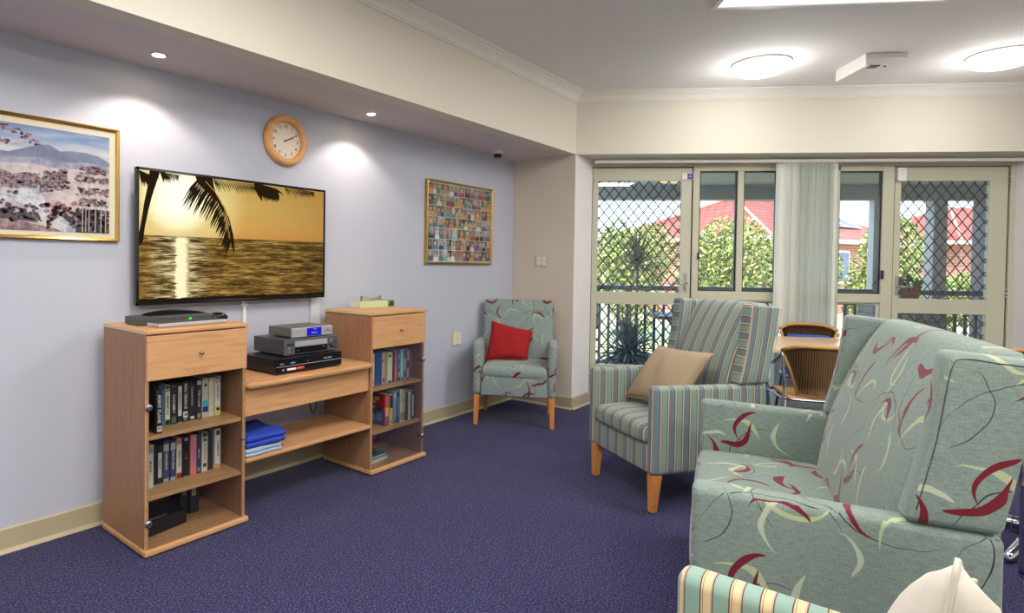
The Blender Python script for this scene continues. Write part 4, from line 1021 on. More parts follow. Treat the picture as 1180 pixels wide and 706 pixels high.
# white cable duct under the television
bm = BM(); box(bm, 2.090, 2.112, -.020, -.0005, .74, 1.120, bev=.003); box(bm, 2.078, 2.124, -.026, -.0005, 1.085, 1.10, bev=.003)
tag(finish('cable_duct', bm, M_WHITE), 'narrow white cable duct running down the wall below the television', 'cable duct', 'white cable ducts on the wall')
bm = BM(); box(bm, 2.62, 2.700, -.016, -.0005, .74, 1.118, bev=.003)
tag(finish('cable_duct', bm, simple('duct_wall_colour', rgb(206, 210, 220), .6)), 'wide pale cable duct on the wall left of the tissue box cabinet', 'cable duct', 'white cable ducts on the wall')

# ------------------------------------------------------------------ wall clock
t = thing('wall_clock', 'round wall clock with a wide honey timber rim on the lavender wall', 'clock', (2.398, -.002, 2.150))
bm = BM(); lathe(bm, [(.165, .0), (.165, .018), (.160, .034), (.150, .042), (.134, .044), (.122, .038), (.117, .026), (.117, .0)], 56, FW(0, 0, 0)); finish('rim', bm, W_CLK, t)
bm = BM(); lathe(bm, [(.118, .006), (.118, .014)], 48, FW(0, 0, 0))
for k in range(12):
    a = PI / 2 - (k + 1) * PI / 6; text(bm, str(k + 1), .030, FW(.094 * math.cos(a), -.0148, .094 * math.sin(a)), 1, bold=.0006)
for k in range(60):
    a = k * PI / 30; q = Vector((math.cos(a), 0, math.sin(a))); box(bm, -.0006, .0006, -.1125, -.109, -.0152, -.0148, 1, basis((0, 0, 0), (math.sin(a), 0, -math.cos(a)), q))
di = finish('dial', bm, [simple('clock_face', rgb(228, 218, 200), .6, var=.01), simple('clock_ink', rgb(52, 50, 50), .6)], t)
def hand(name, L, w, ang, y):
    bm = BM(); prism(bm, [(-w, -.018), (w, -.018), (w * .6, L), (-w * .6, L)], .0014, FW(0, y, 0) @ Matrix.Rotation(-ang, 4, 'Z')); bmesh.ops.recalc_face_normals(bm, faces=bm.faces); finish(name, bm, M_BLACK, t)
hand('minute_hand', .098, .0028, R(62), -.0165); hand('hour_hand', .062, .0038, R(66), -.018)
bm = BM(); lathe(bm, [(.006, .014), (.006, .021)], 14, FW(0, 0, 0)); finish('hand_cap', bm, M_BLACK, t)

# ------------------------------------------------------------------ landscape picture
def frame(t, x0, x1, z0, z1, w, dep, mat):
    prof = [(0, 0), (0, dep), (w * .3, dep + .004), (w * .75, dep - .002), (w, dep - .006), (w, 0)]
    bm = BM(); cs = [(x0, z0, 1, 1), (x1, z0, -1, 1), (x1, z1, -1, -1), (x0, z1, 1, -1)]
    R_ = [[bm.verts.new((x + sx_ * a, -b, z + sz_ * a)) for a, b in prof] for x, z, sx_, sz_ in cs]
    for i in range(4):
        A, B_ = R_[i], R_[(i + 1) % 4]
        for k in range(len(prof)): bm.faces.new((A[k], A[(k + 1) % len(prof)], B_[(k + 1) % len(prof)], B_[k]))
    bmesh.ops.recalc_face_normals(bm, faces=bm.faces); return finish('frame', bm, mat, t)
t = thing('framed_landscape', 'gold-framed landscape print of a river valley with gum trees and mauve hills', 'picture', (.87, -.002, 1.745))
hx, hz_ = .481, .290
frame(t, -hx, hx, -hz_, hz_, .018, .020, M_GOLD)
bm = BM(); box(bm, -hx + .012, hx - .012, -.010, -.002, -hz_ + .012, hz_ - .012); finish('mount_board', bm, simple('mount_board', rgb(222, 216, 194), .8, var=.01), t)
def sky_m():
    m = NT('print_sky'); uv = m.n('ShaderNodeUVMap').outputs[0]; sp = m.n('ShaderNodeSeparateXYZ'); m.l(uv, sp.inputs[0])
    mp = m.n('ShaderNodeMapping'); mp.inputs['Scale'].default_value = (2, 7, 1); m.l(uv, mp.inputs[0]); n = m.noise(mp.outputs[0], 2, 3)
    col = m.ramp(m.math('ADD', sp.outputs[1], m.math('MULTIPLY', m.math('SUBTRACT', n, .5), .4)), [(.55, rgb(214, 208, 206)), (.74, rgb(206, 206, 212)), (.9, rgb(148, 170, 200)), (1, rgb(120, 146, 184))])
    m.bsdf(col, .8); return m.m
def dab(name, cs, sc=60):
    m = NT(name); c = m.coord('Object'); n = m.noise(c, sc, 3, .7)
    m.bsdf(m.ramp(n, [(.36 + .28 * i / (len(cs) - 1), k) for i, k in enumerate(cs)]), .8); return m.m
AM = [sky_m(), dab('print_hills', [rgb(128, 136, 164), rgb(158, 160, 182), rgb(176, 174, 190)], 14), dab('print_valley', [rgb(176, 166, 176), rgb(198, 190, 194), rgb(212, 204, 200)], 16),
      dab('print_trees', [rgb(58, 50, 62), rgb(104, 92, 104), rgb(150, 134, 142), rgb(176, 150, 150)], 70), dab('print_river', [rgb(150, 160, 176), rgb(196, 202, 214), rgb(216, 218, 226)], 26),
      dab('print_dark_trees', [rgb(44, 42, 54), rgb(78, 72, 84), rgb(116, 100, 108)], 80), dab('print_ground', [rgb(110, 90, 98), rgb(148, 124, 128), rgb(170, 150, 150)], 40), simple('print_trunks', rgb(180, 166, 164), .8), dab('print_blossom', [rgb(120, 84, 92), rgb(168, 120, 124), rgb(190, 160, 160)], 90), dab('print_far', [rgb(112, 124, 152), rgb(134, 142, 168)], 12)]
bm = BM(); uvl = bm.loops.layers.uv.verify()
def ap(pts, mi, k):
    vs = [(x - .87, -.0112 - .00012 * k, z - 1.745) for x, z in pts]
    try: f = quad(bm, vs, mi)
    except ValueError: return
    for lp, (x, z) in zip(f.loops, pts): lp[uvl].uv = ((x - .435) / .87, (z - 1.495) / .493)
AX0, AX1, AZ0, AZ1 = .437, 1.303, 1.495, 1.988
ap([(AX0, AZ0), (AX1, AZ0), (AX1, AZ1), (AX0, AZ1)], 0, 0)
ap([(AX0, 1.70), (AX1, 1.70), (AX1, 1.858), (1.25, 1.885), (1.19, 1.893), (1.12, 1.893), (1.075, 1.885), (1.03, 1.91), (.985, 1.905), (.93, 1.882), (.86, 1.855), (.78, 1.86), (.68, 1.84), (.55, 1.85), (AX0, 1.84)], 9, 1)
ap([(AX0, 1.66), (AX1, 1.66), (AX1, 1.838), (1.20, 1.846), (1.10, 1.835), (1.00, 1.846), (.92, 1.838), (.80, 1.83), (.65, 1.815), (AX0, 1.82)], 1, 2)
ap([(AX0, AZ0), (AX1, AZ0), (AX1, 1.80), (1.2, 1.812), (1.06, 1.800), (.95, 1.812), (.83, 1.80), (.6, 1.79), (AX0, 1.79)], 2, 3)
ap([(.74, 1.66), (.83, 1.668), (.93, 1.70), (.985, 1.70), (1.06, 1.728), (1.10, 1.735), (1.06, 1.712), (.99, 1.675), (1.01, 1.64), (1.06, 1.60), (1.14, 1.56), (1.175, 1.50), (1.12, AZ0), (1.09, AZ0), (1.06, 1.54), (1.03, 1.56), (.99, 1.56), (.95, 1.60), (.88, 1.635), (.80, 1.64), (.7, 1.63), (.6, 1.63), (.6, 1.65)], 4, 4)
ap([(AX0, AZ0), (1.09, AZ0), (1.05, 1.512), (.96, 1.528), (.86, 1.548), (.7, 1.57), (AX0, 1.58)], 6, 5)
ar = random.Random(5)
def blob(x, z, r, mi, k, n=9, asp=.8):
    ap([(min(max(x + r * math.cos(2 * PI * i / n) * ar.uniform(.7, 1.15), AX0), AX1), min(max(z + r * asp * math.sin(2 * PI * i / n) * ar.uniform(.7, 1.15), AZ0), AZ1)) for i in range(n)], mi, k)
ap([(AX0, 1.665), (.72, 1.672), (.85, 1.69), (.98, 1.70), (.99, 1.75), (.94, 1.77), (.88, 1.755), (.83, 1.77), (.7, 1.745), (AX0, 1.76)], 3, 6)
for i in range(150): x = ar.uniform(.45, .99); blob(x, 1.715 + ar.uniform(-.03, .05) + .02 * math.sin(x * 20), ar.uniform(.006, .015), 3, 7 + i % 3)
ap([(.985, 1.69), (1.05, 1.705), (1.11, 1.74), (1.105, 1.78), (1.06, 1.785), (1.01, 1.775), (.99, 1.74)], 3, 6)
for i in range(90): x = ar.uniform(.99, 1.11); blob(x, 1.72 + ar.uniform(-.04, .055) + (x - .99) * .2, ar.uniform(.006, .014), 3, 7 + i % 3)
ap([(AX0, 1.56), (.8, 1.55), (.98, 1.535), (.97, 1.56), (.93, 1.585), (.88, 1.575), (.83, 1.59), (.7, 1.60), (AX0, 1.60)], 5, 9)
for i in range(170): x = ar.uniform(.45, 1.0); blob(x, 1.590 + ar.uniform(-.045, .035) + .012 * math.sin(x * 40) - .25 * max(0, x - .93), ar.uniform(.006, .016), 5, 10 + i % 2)
for i in range(150): x = ar.uniform(1.02, 1.14); blob(x, 1.52 + ar.uniform(-.02, .04) + .07 * math.sin((x - 1.02) / .12 * PI), ar.uniform(.005, .012), 8 if i % 3 == 0 else 5, 10 + i % 3)
for i in range(20): x = ar.uniform(1.01, 1.14); blob(x, 1.61 + ar.uniform(-.03, .035), ar.uniform(.010, .018), 8, 12)
ap([(1.14, AZ0), (1.303, AZ0), (1.303, 1.53), (1.2, 1.53), (1.15, 1.52)], 5, 12)
for i in range(330): x = ar.uniform(1.15, 1.30); blob(x, 1.53 + ar.uniform(-.03, .08), ar.uniform(.006, .014), 5 if i % 3 else 3, 12 + i % 3)
for tx, tz in ((1.175, 1.74), (1.205, 1.78), (1.235, 1.70), (1.262, 1.77), (1.285, 1.71), (1.19, 1.66)):
    ap([(tx - .0025, 1.50), (tx + .0025, 1.50), (tx + .004, tz), (tx + .001, tz)], 7, 15)
for i in range(260):
    lv = ar.choice([(1.81, .06), (1.765, .08), (1.705, .075), (1.65, .07)]); x = 1.225 + ar.uniform(-lv[1], lv[1]); blob(min(x, 1.297), lv[0] + ar.uniform(-.018, .018) - .6 * (x - 1.225) ** 2, ar.uniform(.005, .012), 8 if i % 3 == 0 else 5 if i % 3 == 1 else 3, 16 + i % 3, asp=.55)
for a, b in (((.70, 1.95), (.83, 1.905)), ((.83, 1.905), (.88, 1.89)), ((.88, 1.89), (.925, 1.93)), ((.88, 1.89), (.96, 1.915)), ((.80, 1.91), (.86, 1.96))):
    ap([(a[0], a[1] - .002), (b[0], b[1] - .001), (b[0], b[1] + .001), (a[0], a[1] + .002)], 7, 10)
for i in range(130):
    c_ = ar.choice([(.845, 1.965), (.90, 1.955), (.93, 1.935), (.965, 1.912), (.75, 1.95), (.80, 1.975), (.84, 1.90), (.70, 1.93)]); blob(c_[0] + ar.uniform(-.025, .025), c_[1] + ar.uniform(-.012, .012), ar.uniform(.004, .009), 8 if i % 2 else 5, 12 + i % 3, asp=.7)
finish('print', bm, AM, t)
bm = BM(); text(bm, 'RIVER VALLEY', .007, FW(.10, -.0106, -.270), 0); finish('caption', bm, simple('caption_ink', rgb(120, 112, 100), .8), t)
bm = BM(); quad(bm, [(-hx + .014, -.0165, -hz_ + .014), (hx - .014, -.0165, -hz_ + .014), (hx - .014, -.0165, hz_ - .014), (-hx + .014, -.0165, hz_ - .014)]); finish('cover_glass', bm, G_PIC, t)

# ------------------------------------------------------------------ photo collage
t = thing('photo_collage', 'gold-framed collage of many small portrait photos near the room corner', 'picture', (4.300, -.002, 1.714))
hx, hz_ = .482, .355
frame(t, -hx, hx, -hz_, hz_, .016, .030, M_GOLD)
bm = BM(); box(bm, -hx + .010, hx - .010, -.014, -.002, -hz_ + .010, hz_ - .010); finish('mount_board', bm, simple('collage_board', rgb(206, 206, 190), .8), t)
cr = random.Random(21)
bgc = [(92, 104, 88), (150, 150, 140), (58, 60, 66), (120, 96, 76), (126, 140, 150), (176, 170, 156), (70, 92, 80), (160, 120, 92)]
skin = [(206, 164, 138), (190, 140, 116), (222, 184, 160), (170, 124, 100)]; hair = [(50, 40, 34), (190, 186, 180), (120, 90, 60), (220, 214, 204)]
cloth = [(90, 150, 170), (170, 60, 70), (60, 80, 130), (216, 214, 206), (120, 90, 140), (80, 140, 130), (40, 42, 48), (196, 150, 80)]
CM = [simple('photo_%d_%d_%d' % c, rgb(*c), .5, var=.12, vscale=90) for c in bgc + skin + hair + cloth]
nb, ns, nh = len(bgc), len(skin), len(hair)
bm = BM()
def cell(x0, x1, z0, z1):
    e = .0015
    def pl(pts, mi, k): quad(bm, [(min(max(x, x0 + e), x1 - e), -.0145 - .00015 * k, min(max(z, z0 + e), z1 - e)) for x, z in pts], mi)
    pl([(x0, z0), (x1, z0), (x1, z1), (x0, z1)], cr.randrange(nb), 0)
    zz = z0 + (z1 - z0) * cr.uniform(.3, .6); pl([(x0, zz), (x1, zz), (x1, z1), (x0, z1)], cr.randrange(nb), 1)
    n = 1 if (x1 - x0) < .085 else cr.choice((1, 2, 2))
    for k in range(n):
        cx = x0 + (x1 - x0) * (k + .5 + cr.uniform(-.12, .12)) / n; w = min((x1 - x0) / n, (z1 - z0)) * .24 * cr.uniform(.85, 1.2); cz = z0 + (z1 - z0) * cr.uniform(.52, .68)
        pl([(cx - w * 2, z0), (cx + w * 2, z0), (cx + w * 1.8, cz - w * 1.7), (cx + w * .6, cz - w * 1.1), (cx - w * .6, cz - w * 1.1), (cx - w * 1.8, cz - w * 1.7)], nb + ns + nh + cr.randrange(len(cloth)), 2)
        pl([(cx + w * 1.18 * math.cos(a), cz + w * .25 + w * 1.4 * math.sin(a)) for a in [2 * PI * i / 10 for i in range(10)]], nb + ns + cr.randrange(nh), 3)
        pl([(cx + w * .9 * math.cos(a), cz + w * 1.2 * math.sin(a)) for a in [2 * PI * i / 10 for i in range(10)]], nb + cr.randrange(ns), 4)
        for s in (-1, 1): pl([(cx + s * w * .35 - w * .12, cz + w * .2), (cx + s * w * .35 + w * .12, cz + w * .2), (cx + s * w * .35 + w * .12, cz + w * .32), (cx + s * w * .35 - w * .12, cz + w * .32)], nb + ns, 5)
        pl([(cx - w * .3, cz - w * .55), (cx + w * .3, cz - w * .55), (cx + w * .2, cz - w * .7), (cx - w * .2, cz - w * .7)], nb + ns + nh + 1, 5)
zs = [-hz_ + .022]; rows = 7
for r_ in range(rows): zs.append(-hz_ + .022 + (2 * hz_ - .044) * (r_ + 1) / rows)
for r_ in range(rows):
    x = -hx + .022
    while x < hx - .03:
        w = cr.choice((.065, .08, .10, .12)); x1 = min(x + w, hx - .022)
        if hx - .022 - x1 < .04: x1 = hx - .022
        cell(x, x1, zs[r_] + .001, zs[r_ + 1] - .001); x = x1 + .002
finish('photo_prints', bm, CM, t)
bm = BM(); quad(bm, [(-hx + .012, -.024, -hz_ + .012), (hx - .012, -.024, -hz_ + .012), (hx - .012, -.024, hz_ - .012), (-hx + .012, -.024, hz_ - .012)]); finish('cover_glass', bm, glassy('collage_glass', (1, 1, 1, 1), .12), t)

# ------------------------------------------------------------------ plates, sensor, stickers
def plate(name, label, cat, o, ex, w, h, rows, round_=False):
    M = basis(o, ex, (0, 0, 1)); t = thing(name, label, cat, o)
    M = basis((0, 0, 0), ex, (0, 0, 1))
    bm = BM(); box(bm, -w / 2, w / 2, -h / 2, h / 2, 0, .008, 0, M, .003); finish('plate', bm, M_CREAMPL, t)
    for sx in (-1, 1):
        for r_ in range(rows):
            bm = BM(); z = (r_ - (rows - 1) / 2) * h * .44; box(bm, sx * w * .22 - w * .17, sx * w * .22 + w * .17, z - h * .19, z + h * .19, .008, .012, 0, M, .0015)
            finish('rocker' if cat == 'light switch' else 'socket', bm, simple('pale_ivory', rgb(232, 230, 212), .4), t)
            if cat != 'light switch':
                bm = BM()
                for q in (-.006, .006): box(bm, sx * w * .22 + q - .0012, sx * w * .22 + q + .0012, z - .003, z + .008, .0118, .0124, 0, M)
                box(bm, sx * w * .22 - .0012, sx * w * .22 + .0012, z - .014, z - .006, .0118, .0124, 0, M); finish('slots', bm, M_BLACK, t)
plate('wall_socket', 'ivory power point on the lavender wall beside the corner armchair', 'power point', (4.28, -.0005, .692), (1, 0, 0), .135, .125, 2)
plate('light_switch', 'ivory light switch plate with four rockers on the cream corner wall', 'light switch', (5.2035, -.325, 1.398), (.0147, -1, 0), .125, .105, 2)
t = thing('motion_sensor', 'small white sensor with a dark lens under the soffit near the corner', 'sensor', (4.62, -.185, 2.3995))
bm = BM(); lathe(bm, [(.045, 0), (.045, -.03), (.040, -.034)], 20); finish('housing', bm, M_WHITE, t)
bm = BM(); lathe(bm, [(.036, -.034), (.036, -.062), (.028, -.068)], 20); finish('lens', bm, M_BLACK, t)
bm = BM(); dbox(bm, 1.052, 1.152, .3, .3055, 2.205, 2.262, 0); dbox(bm, 1.100, 1.150, .2992, .3, 2.208, 2.259, 1)
text(bm, 'A', .035, basis(dp(1.125, .2988, 2.233), DV, (0, 0, 1)), 2); text(bm, 'NOTICE', .010, basis(dp(1.076, .2994, 2.245), DV, (0, 0, 1)), 1)
tag(finish('door_sticker', bm, [M_WHITE, simple('sticker_blue', rgb(36, 40, 140), .5), M_WHITE]), 'small white and dark blue sticker at the top of the left door', 'sticker')
t = thing('door_alarm', 'small white door alarm box at the top corner of the right door', 'alarm', dp(3.01, .302, 2.245), math.atan2(DV.y, DV.x))
bm = BM(); box(bm, -.037, .037, -.022, 0, -.062, .062, bev=.004); finish('housing', bm, M_WHITE, t)
bm = BM(); text(bm, 'ALARM', .012, FW(0, -.0226, .035)); text(bm, 'DOOR', .012, FW(0, -.0226, .0)); finish('print', bm, simple('grey_print', rgb(150, 150, 160), .5), t)
# ------------------------------------------------------------------ vertical blind and its head rail
t = thing('vertical_blind', 'bunch of pale vertical blind slats hanging between the two windows', 'blind', dp(0, 0, 0), math.atan2(DV.y, DV.x))
bm = BM(); box(bm, .205, 3.96, .17, .205, 2.345, 2.372, bev=.003); finish('head_rail', bm, M_WHITE, t)
M_SLAT = NT('blind_fabric'); tr = M_SLAT.n('ShaderNodeBsdfTranslucent'); tr.inputs[0].default_value = rgb(236, 238, 232); di_ = M_SLAT.n('ShaderNodeBsdfDiffuse')
nn = M_SLAT.noise(M_SLAT.coord('Object', (60, 60, 3)), 3, 3); M_SLAT.l(M_SLAT.ramp(nn, [(.3, rgb(220, 224, 218)), (.7, rgb(236, 238, 232))]), di_.inputs[0])
mx = M_SLAT.n('ShaderNodeMixShader'); mx.inputs[0].default_value = .34; M_SLAT.l(di_.outputs[0], mx.inputs[1]); M_SLAT.l(tr.outputs[0], mx.inputs[2]); M_SLAT.l(mx.outputs[0], M_SLAT.out.inputs[0]); M_SLAT = M_SLAT.m
br = random.Random(4); ns_ = 22
for k in range(ns_):
    s = 1.885 + (k + .5) * (2.375 - 1.885) / ns_ + br.uniform(-.0015, .0015); a = R(-br.uniform(15, 75)) if k < 7 else R(-br.uniform(70, 96))
    if k in (0, 1, ns_ - 1): a = R(12)
    bm = BM(); n = 5; V0 = []; V1 = []
    for i in range(n + 1):
        u = (i / n - .5) * .080; cv = .016 * (1 - (2 * i / n - 1) ** 2); x = s + u * math.cos(a) - cv * math.sin(a); y = .187 + u * math.sin(a) * .99 + cv * math.cos(a) + .0
        V0.append(bm.verts.new((x, y, .06))); V1.append(bm.verts.new((x, y, 2.335)))
    for i in range(n): f = bm.faces.new((V0[i], V0[i + 1], V1[i + 1], V1[i])); f.smooth = True
    box(bm, s - .006, s + .006, .183, .191, 2.332, 2.347)
    finish('slat', bm, M_SLAT, t)
ang = math.atan2(DV.y, DV.x)
# ------------------------------------------------------------------ ceiling fittings
def oyster(label, x, y, r=.205):
    t = thing('ceiling_light', label, 'ceiling light', (x, y, CEILZ - .0005), 0, 'round ceiling lights')
    bm = BM(); lathe(bm, [(r + .006, 0), (r + .006, -.008), (r + .002, -.011), (r - .01, -.011)], 40); finish('rim', bm, M_WHITE, t)
    bm = BM(); lathe(bm, [(r, -.008), (r * .985, -.035), (r * .86, -.066), (r * .65, -.082), (r * .35, -.091), (.01, -.094)], 40)
    finish('diffuser', bm, MATS.get('lamp_diffuser') or emis('lamp_diffuser', rgb(255, 252, 244), 6.0), t)
    return t
oyster('round glowing ceiling light left of the white box on the ceiling', 5.33, -2.175)
oyster('round glowing ceiling light at the right edge of the photo', 6.20, -3.60)
for k, (x, y) in enumerate(((1.2, -5.4), (3.2, -5.6))): pass
def area(name, x, y, z, sx, sy, power, col=(1, .93, .86), rot=(0, 0, 0), shape='RECTANGLE'):
    l = bpy.data.lights.new(name, 'AREA'); l.shape = shape; l.size = sx; l.size_y = sy; l.energy = power; l.color = col
    o = bpy.data.objects.new(name, l); COL.objects.link(o); o.location = (x, y, z); o.rotation_euler = rot; return o
for x_, y_ in ((5.33, -2.175), (6.20, -3.60)):
    l = bpy.data.lights.new('lamp', 'POINT'); l.energy = 8; l.color = (1, .97, .93); l.shadow_soft_size = .12
    o = bpy.data.objects.new('lamp', l); COL.objects.link(o); o.location = (x_, y_, CEILZ - .30)

def troffer(label, cx, cy, L=1.22, W=.60, pw=1.):
    t = thing('ceiling_panel_light', label, 'ceiling light', (cx, cy, CEILZ - .0005), ang, 'flat rectangular ceiling panel lights')
    bm = BM()
    for a, b, c, d in ((-L / 2, L / 2, -W / 2, -W / 2 + .03), (-L / 2, L / 2, W / 2 - .03, W / 2), (-L / 2, -L / 2 + .03, -W / 2 + .03, W / 2 - .03), (L / 2 - .03, L / 2, -W / 2 + .03, W / 2 - .03)): box(bm, a, b, c, d, -.022, 0, bev=.002)
    finish('frame', bm, M_WHITE, t)
    bm = BM(); box(bm, -L / 2 + .03, L / 2 - .03, -W / 2 + .03, W / 2 - .03, -.014, -.004); finish('diffuser', bm, MATS.get('panel_diffuser') or emis('panel_diffuser', rgb(255, 253, 248), 1.0), t)
    o = area('panel_lamp', cx, cy, CEILZ - .03, L - .08, W - .08, TROF * pw, rot=(0, 0, ang)); return t
TROF = 58
kk = Vector((3.98, -2.165, 0)) + DV * .67 - NV * .30
troffer('flat rectangular ceiling panel light cut off by the top edge of the photo', kk.x, kk.y, 1.34, pw=.6)
for x_, y_, lb_, pw_ in ((1.3, -2.2, 'nearest the left wall', .75), (-.9, -2.6, 'behind the camera near the left wall', .8), (1.2, -5.0, 'right of the camera', 1), (4.4, -5.6, 'far right of the sofa', 1.15), (-1.2, -5.2, 'in the back corner of the room', 1)): troffer('added unseen ceiling panel light ' + lb_, x_, y_, pw=pw_)  # unseen panels added to light the room from behind and beside the camera
# emergency light box
t = thing('emergency_light', 'white square emergency light box on the ceiling between the two round lights', 'emergency light', (5.80, -2.84, CEILZ - .0005), ang)
bm = BM(); box(bm, -.12, .14, -.20, .20, -.035, 0, bev=.004); finish('housing', bm, M_WHITE, t)
bm = BM(); box(bm, -.150, -.121, -.20, .20, -.095, -.0, bev=.006); finish('raised_end', bm, M_WHITE, t)
bm = BM(); box(bm, -.03, .05, -.03, .03, -.042, -.035); lathe(bm, [(.008, -.035), (.008, -.043)], 10, Matrix.Translation((.1, 0, 0))); finish('indicator', bm, M_DGREY, t)
# soffit downlights
for k, (x, y, lb) in enumerate(((1.444, -.253, 'small recessed downlight in the soffit above the television'), (2.953, -.242, 'small recessed downlight in the soffit right of the clock'), (-.15, -.25, 'small recessed downlight in the soffit beyond the left edge'))):
    t = thing('downlight', lb, 'downlight', (x, y, SOFZ), 0, 'downlights in the soffit')
    bm = BM(); lathe(bm, [(.044, 0), (.044, -.004), (.033, -.006), (.030, -.002)], 28); finish('ring', bm, M_WHITE, t)
    bm = BM(); lathe(bm, [(.028, -.003), (.020, -.0065), (.002, -.008)], 20); finish('bulb', bm, MATS.get('halogen') or emis('halogen', rgb(255, 226, 180), 60), t)
    l = bpy.data.lights.new('halogen_beam', 'SPOT'); l.energy = 17; l.color = (1, .82, .68); l.spot_size = R(122); l.spot_blend = .4; l.shadow_soft_size = .02
    o = bpy.data.objects.new('halogen_beam', l); COL.objects.link(o); o.location = (x, y, SOFZ - .012)

# ------------------------------------------------------------------ outside (door-wall coordinates; e measured from the lintel plane)
EO = .30
def obox(bm, s0, s1, d0, d1, z0, z1, mi=0, bev=0.): dbox(bm, s0, s1, EO + d0, EO + d1, z0, z1, mi, bev)
M_CONC = simple('verandah_concrete', rgb(170, 164, 156), .8, var=.05, vscale=3)
M_VPAINT = simple('verandah_grey_paint', rgb(150, 146, 140), .7)
M_VPOST = simple('verandah_post_paint', rgb(160, 156, 154), .6)
M_RAIL = simple('dark_blue_grey_rail', rgb(62, 68, 80), .45)
bm = BM(); obox(bm, 0, 9, .08, 2.35, -.12, -.02); struct(finish('floor_verandah', bm, M_CONC))
bm = BM(); obox(bm, 0, 9, .10, 2.30, 2.42, 2.50); obox(bm, 0, 9, 2.12, 2.32, 2.235, 2.46); struct(finish('ceiling_verandah', bm, M_VPAINT))
bm = BM(); obox(bm, .04, .18, 0, .12, -.1, 2.6); obox(bm, 3.99, 9, .0, .12, -.1, 2.6); struct(finish('wall_outside', bm, simple('outside_brick_paint', rgb(190, 176, 160), .8)))
def post(s0, s1, d0, d1, lab, mat=M_VPOST, name='verandah_post'):
    bm = BM(); c = dp((s0 + s1) / 2, EO + (d0 + d1) / 2, 0); M = basis((0, 0, 0), DV, NV); hw_, hd = (s1 - s0) / 2, (d1 - d0) / 2
    box(bm, -hw_, hw_, -hd, hd, -.0195, 2.2345, 0, M, .006); box(bm, -hw_ - .015, hw_ + .015, -hd - .015, hd + .015, -.0195, .10, 0, M, .006)
    o = finish(name, bm, mat, None, False, c); tag(o, lab, 'post', 'verandah posts')
post(4.03, 4.15, 2.13, 2.25, 'slim grey verandah post seen through the narrow window')
post(4.72, 4.88, 2.12, 2.28, 'thick grey verandah post seen through the middle of the right door')
post(5.28, 5.54, 2.06, 2.29, 'dark wide verandah pillar at the right side of the right door', simple('dark_render', rgb(112, 106, 108), .8))
# railing
t = thing('verandah_railing', 'dark blue-grey railing along the verandah beyond the doors', 'railing', dp(0, EO + 1.98, -.0195), math.atan2(DV.y, DV.x))
bm = BM(); box(bm, -2.4, 8.9, -.035, .035, 1.065, 1.125, bev=.01); finish('handrail', bm, M_RAIL, t)
bm = BM(); box(bm, -2.4, 8.9, -.02, .02, .10, .14); box(bm, -2.4, 8.9, -.02, .02, .93, .96); finish('crossbar', bm, M_RAIL, t)
for k in range(86):
    bm = BM(); s = -1.2 + k * .115; box(bm, s - .016, s + .016, -.010, .010, .14, .93); finish('baluster', bm, M_RAIL, t)
t = thing('verandah_light', 'round yellowish light on the verandah ceiling seen through the left door', 'ceiling light', dp(1.32, EO + 1.25, 2.4195))
bm = BM(); lathe(bm, [(.20, 0), (.20, -.02), (.19, -.025)], 32); finish('rim', bm, M_WHITE, t)
bm = BM(); lathe(bm, [(.19, -.02), (.18, -.05), (.13, -.075), (.01, -.085)], 32); finish('diffuser', bm, emis('verandah_lamp', rgb(236, 226, 160), .9), t)
# potted spiky plants
M_SPIKE = simple('dark_green_leaf', rgb(58, 74, 62), .5, var=.15); M_SPIKE2 = simple('grey_green_leaf', rgb(66, 84, 78), .5, var=.15)
M_POT = simple('terracotta_pot', rgb(150, 84, 66), .7); M_POTD = simple('dark_pot', rgb(62, 62, 70), .6); M_STEM = simple('brown_stem', rgb(84, 70, 56), .8); M_SOIL = simple('potting_soil', rgb(48, 38, 30), .95)
def spiky(label, s, d, zpot, rpot, hpot, stemh, L, n, mat, potm, seed, wid=.02):
    r_ = random.Random(seed); t = thing('potted_plant', label, 'plant', dp(s, EO + d, zpot), 0, 'potted plants on the verandah')
    bm = BM(); lathe(bm, [(rpot * .7, .001), (rpot * .95, hpot * .85), (rpot * 1.05, hpot * .87), (rpot * 1.05, hpot), (rpot * .92, hpot), (rpot * .9, hpot - .02)], 22); finish('pot', bm, potm, t)
    bm = BM(); lathe(bm, [(rpot * .89, hpot - .03), (rpot * .89, hpot - .02)], 18); finish('soil', bm, M_SOIL, t)
    top = hpot + stemh
    if stemh > .05: bm = BM(); tube(bm, smoothpath([(0, 0, hpot - .03), (.02, .01, hpot + stemh * .5), (0, 0, top)], 4), .018, 8); finish('stem', bm, M_STEM, t)
    bm = BM()
    for k in range(n):
        a = k * 2.399; el = r_.uniform(-.25, 1.45); ll = L * r_.uniform(.75, 1.1); dr = Vector((math.cos(a) * math.cos(el), math.sin(a) * math.cos(el), math.sin(el)))
        sd = dr.cross(Vector((0, 0, 1))).normalized() * wid; up = sd.cross(dr).normalized() * wid * .5; P = []
        for i in range(6):
            q = i / 5; P.append((Vector((0, 0, top - .02)) + dr * ll * q + Vector((0, 0, -.35 * ll * q * q * math.cos(el))), (1 - q) ** .6 * (1 if i else .6)))
        for i in range(5):
            (p0, w0), (p1, w1) = P[i], P[i + 1]
            for sg in (-1, 1):
                vs = [p0 + up * w0 * 0, p1, p1 + sd * sg * w1 + up * w1, p0 + sd * sg * w0 + up * w0]
                try: f = bm.faces.new([bm.verts.new(v) for v in vs]); f.smooth = False
                except ValueError: pass
    finish('leaves', bm, mat, t); return t
spiky('tall potted spiky plant seen through the upper mesh of the left door', .98, 1.42, -.019, .17, .30, 1.10, .50, 60, M_SPIKE, M_POTD, 1, .016)
spiky('broad grey-green spiky plant low behind the left door', .76, .88, -.019, .20, .32, .10, .50, 90, M_SPIKE2, M_POTD, 2, .028)
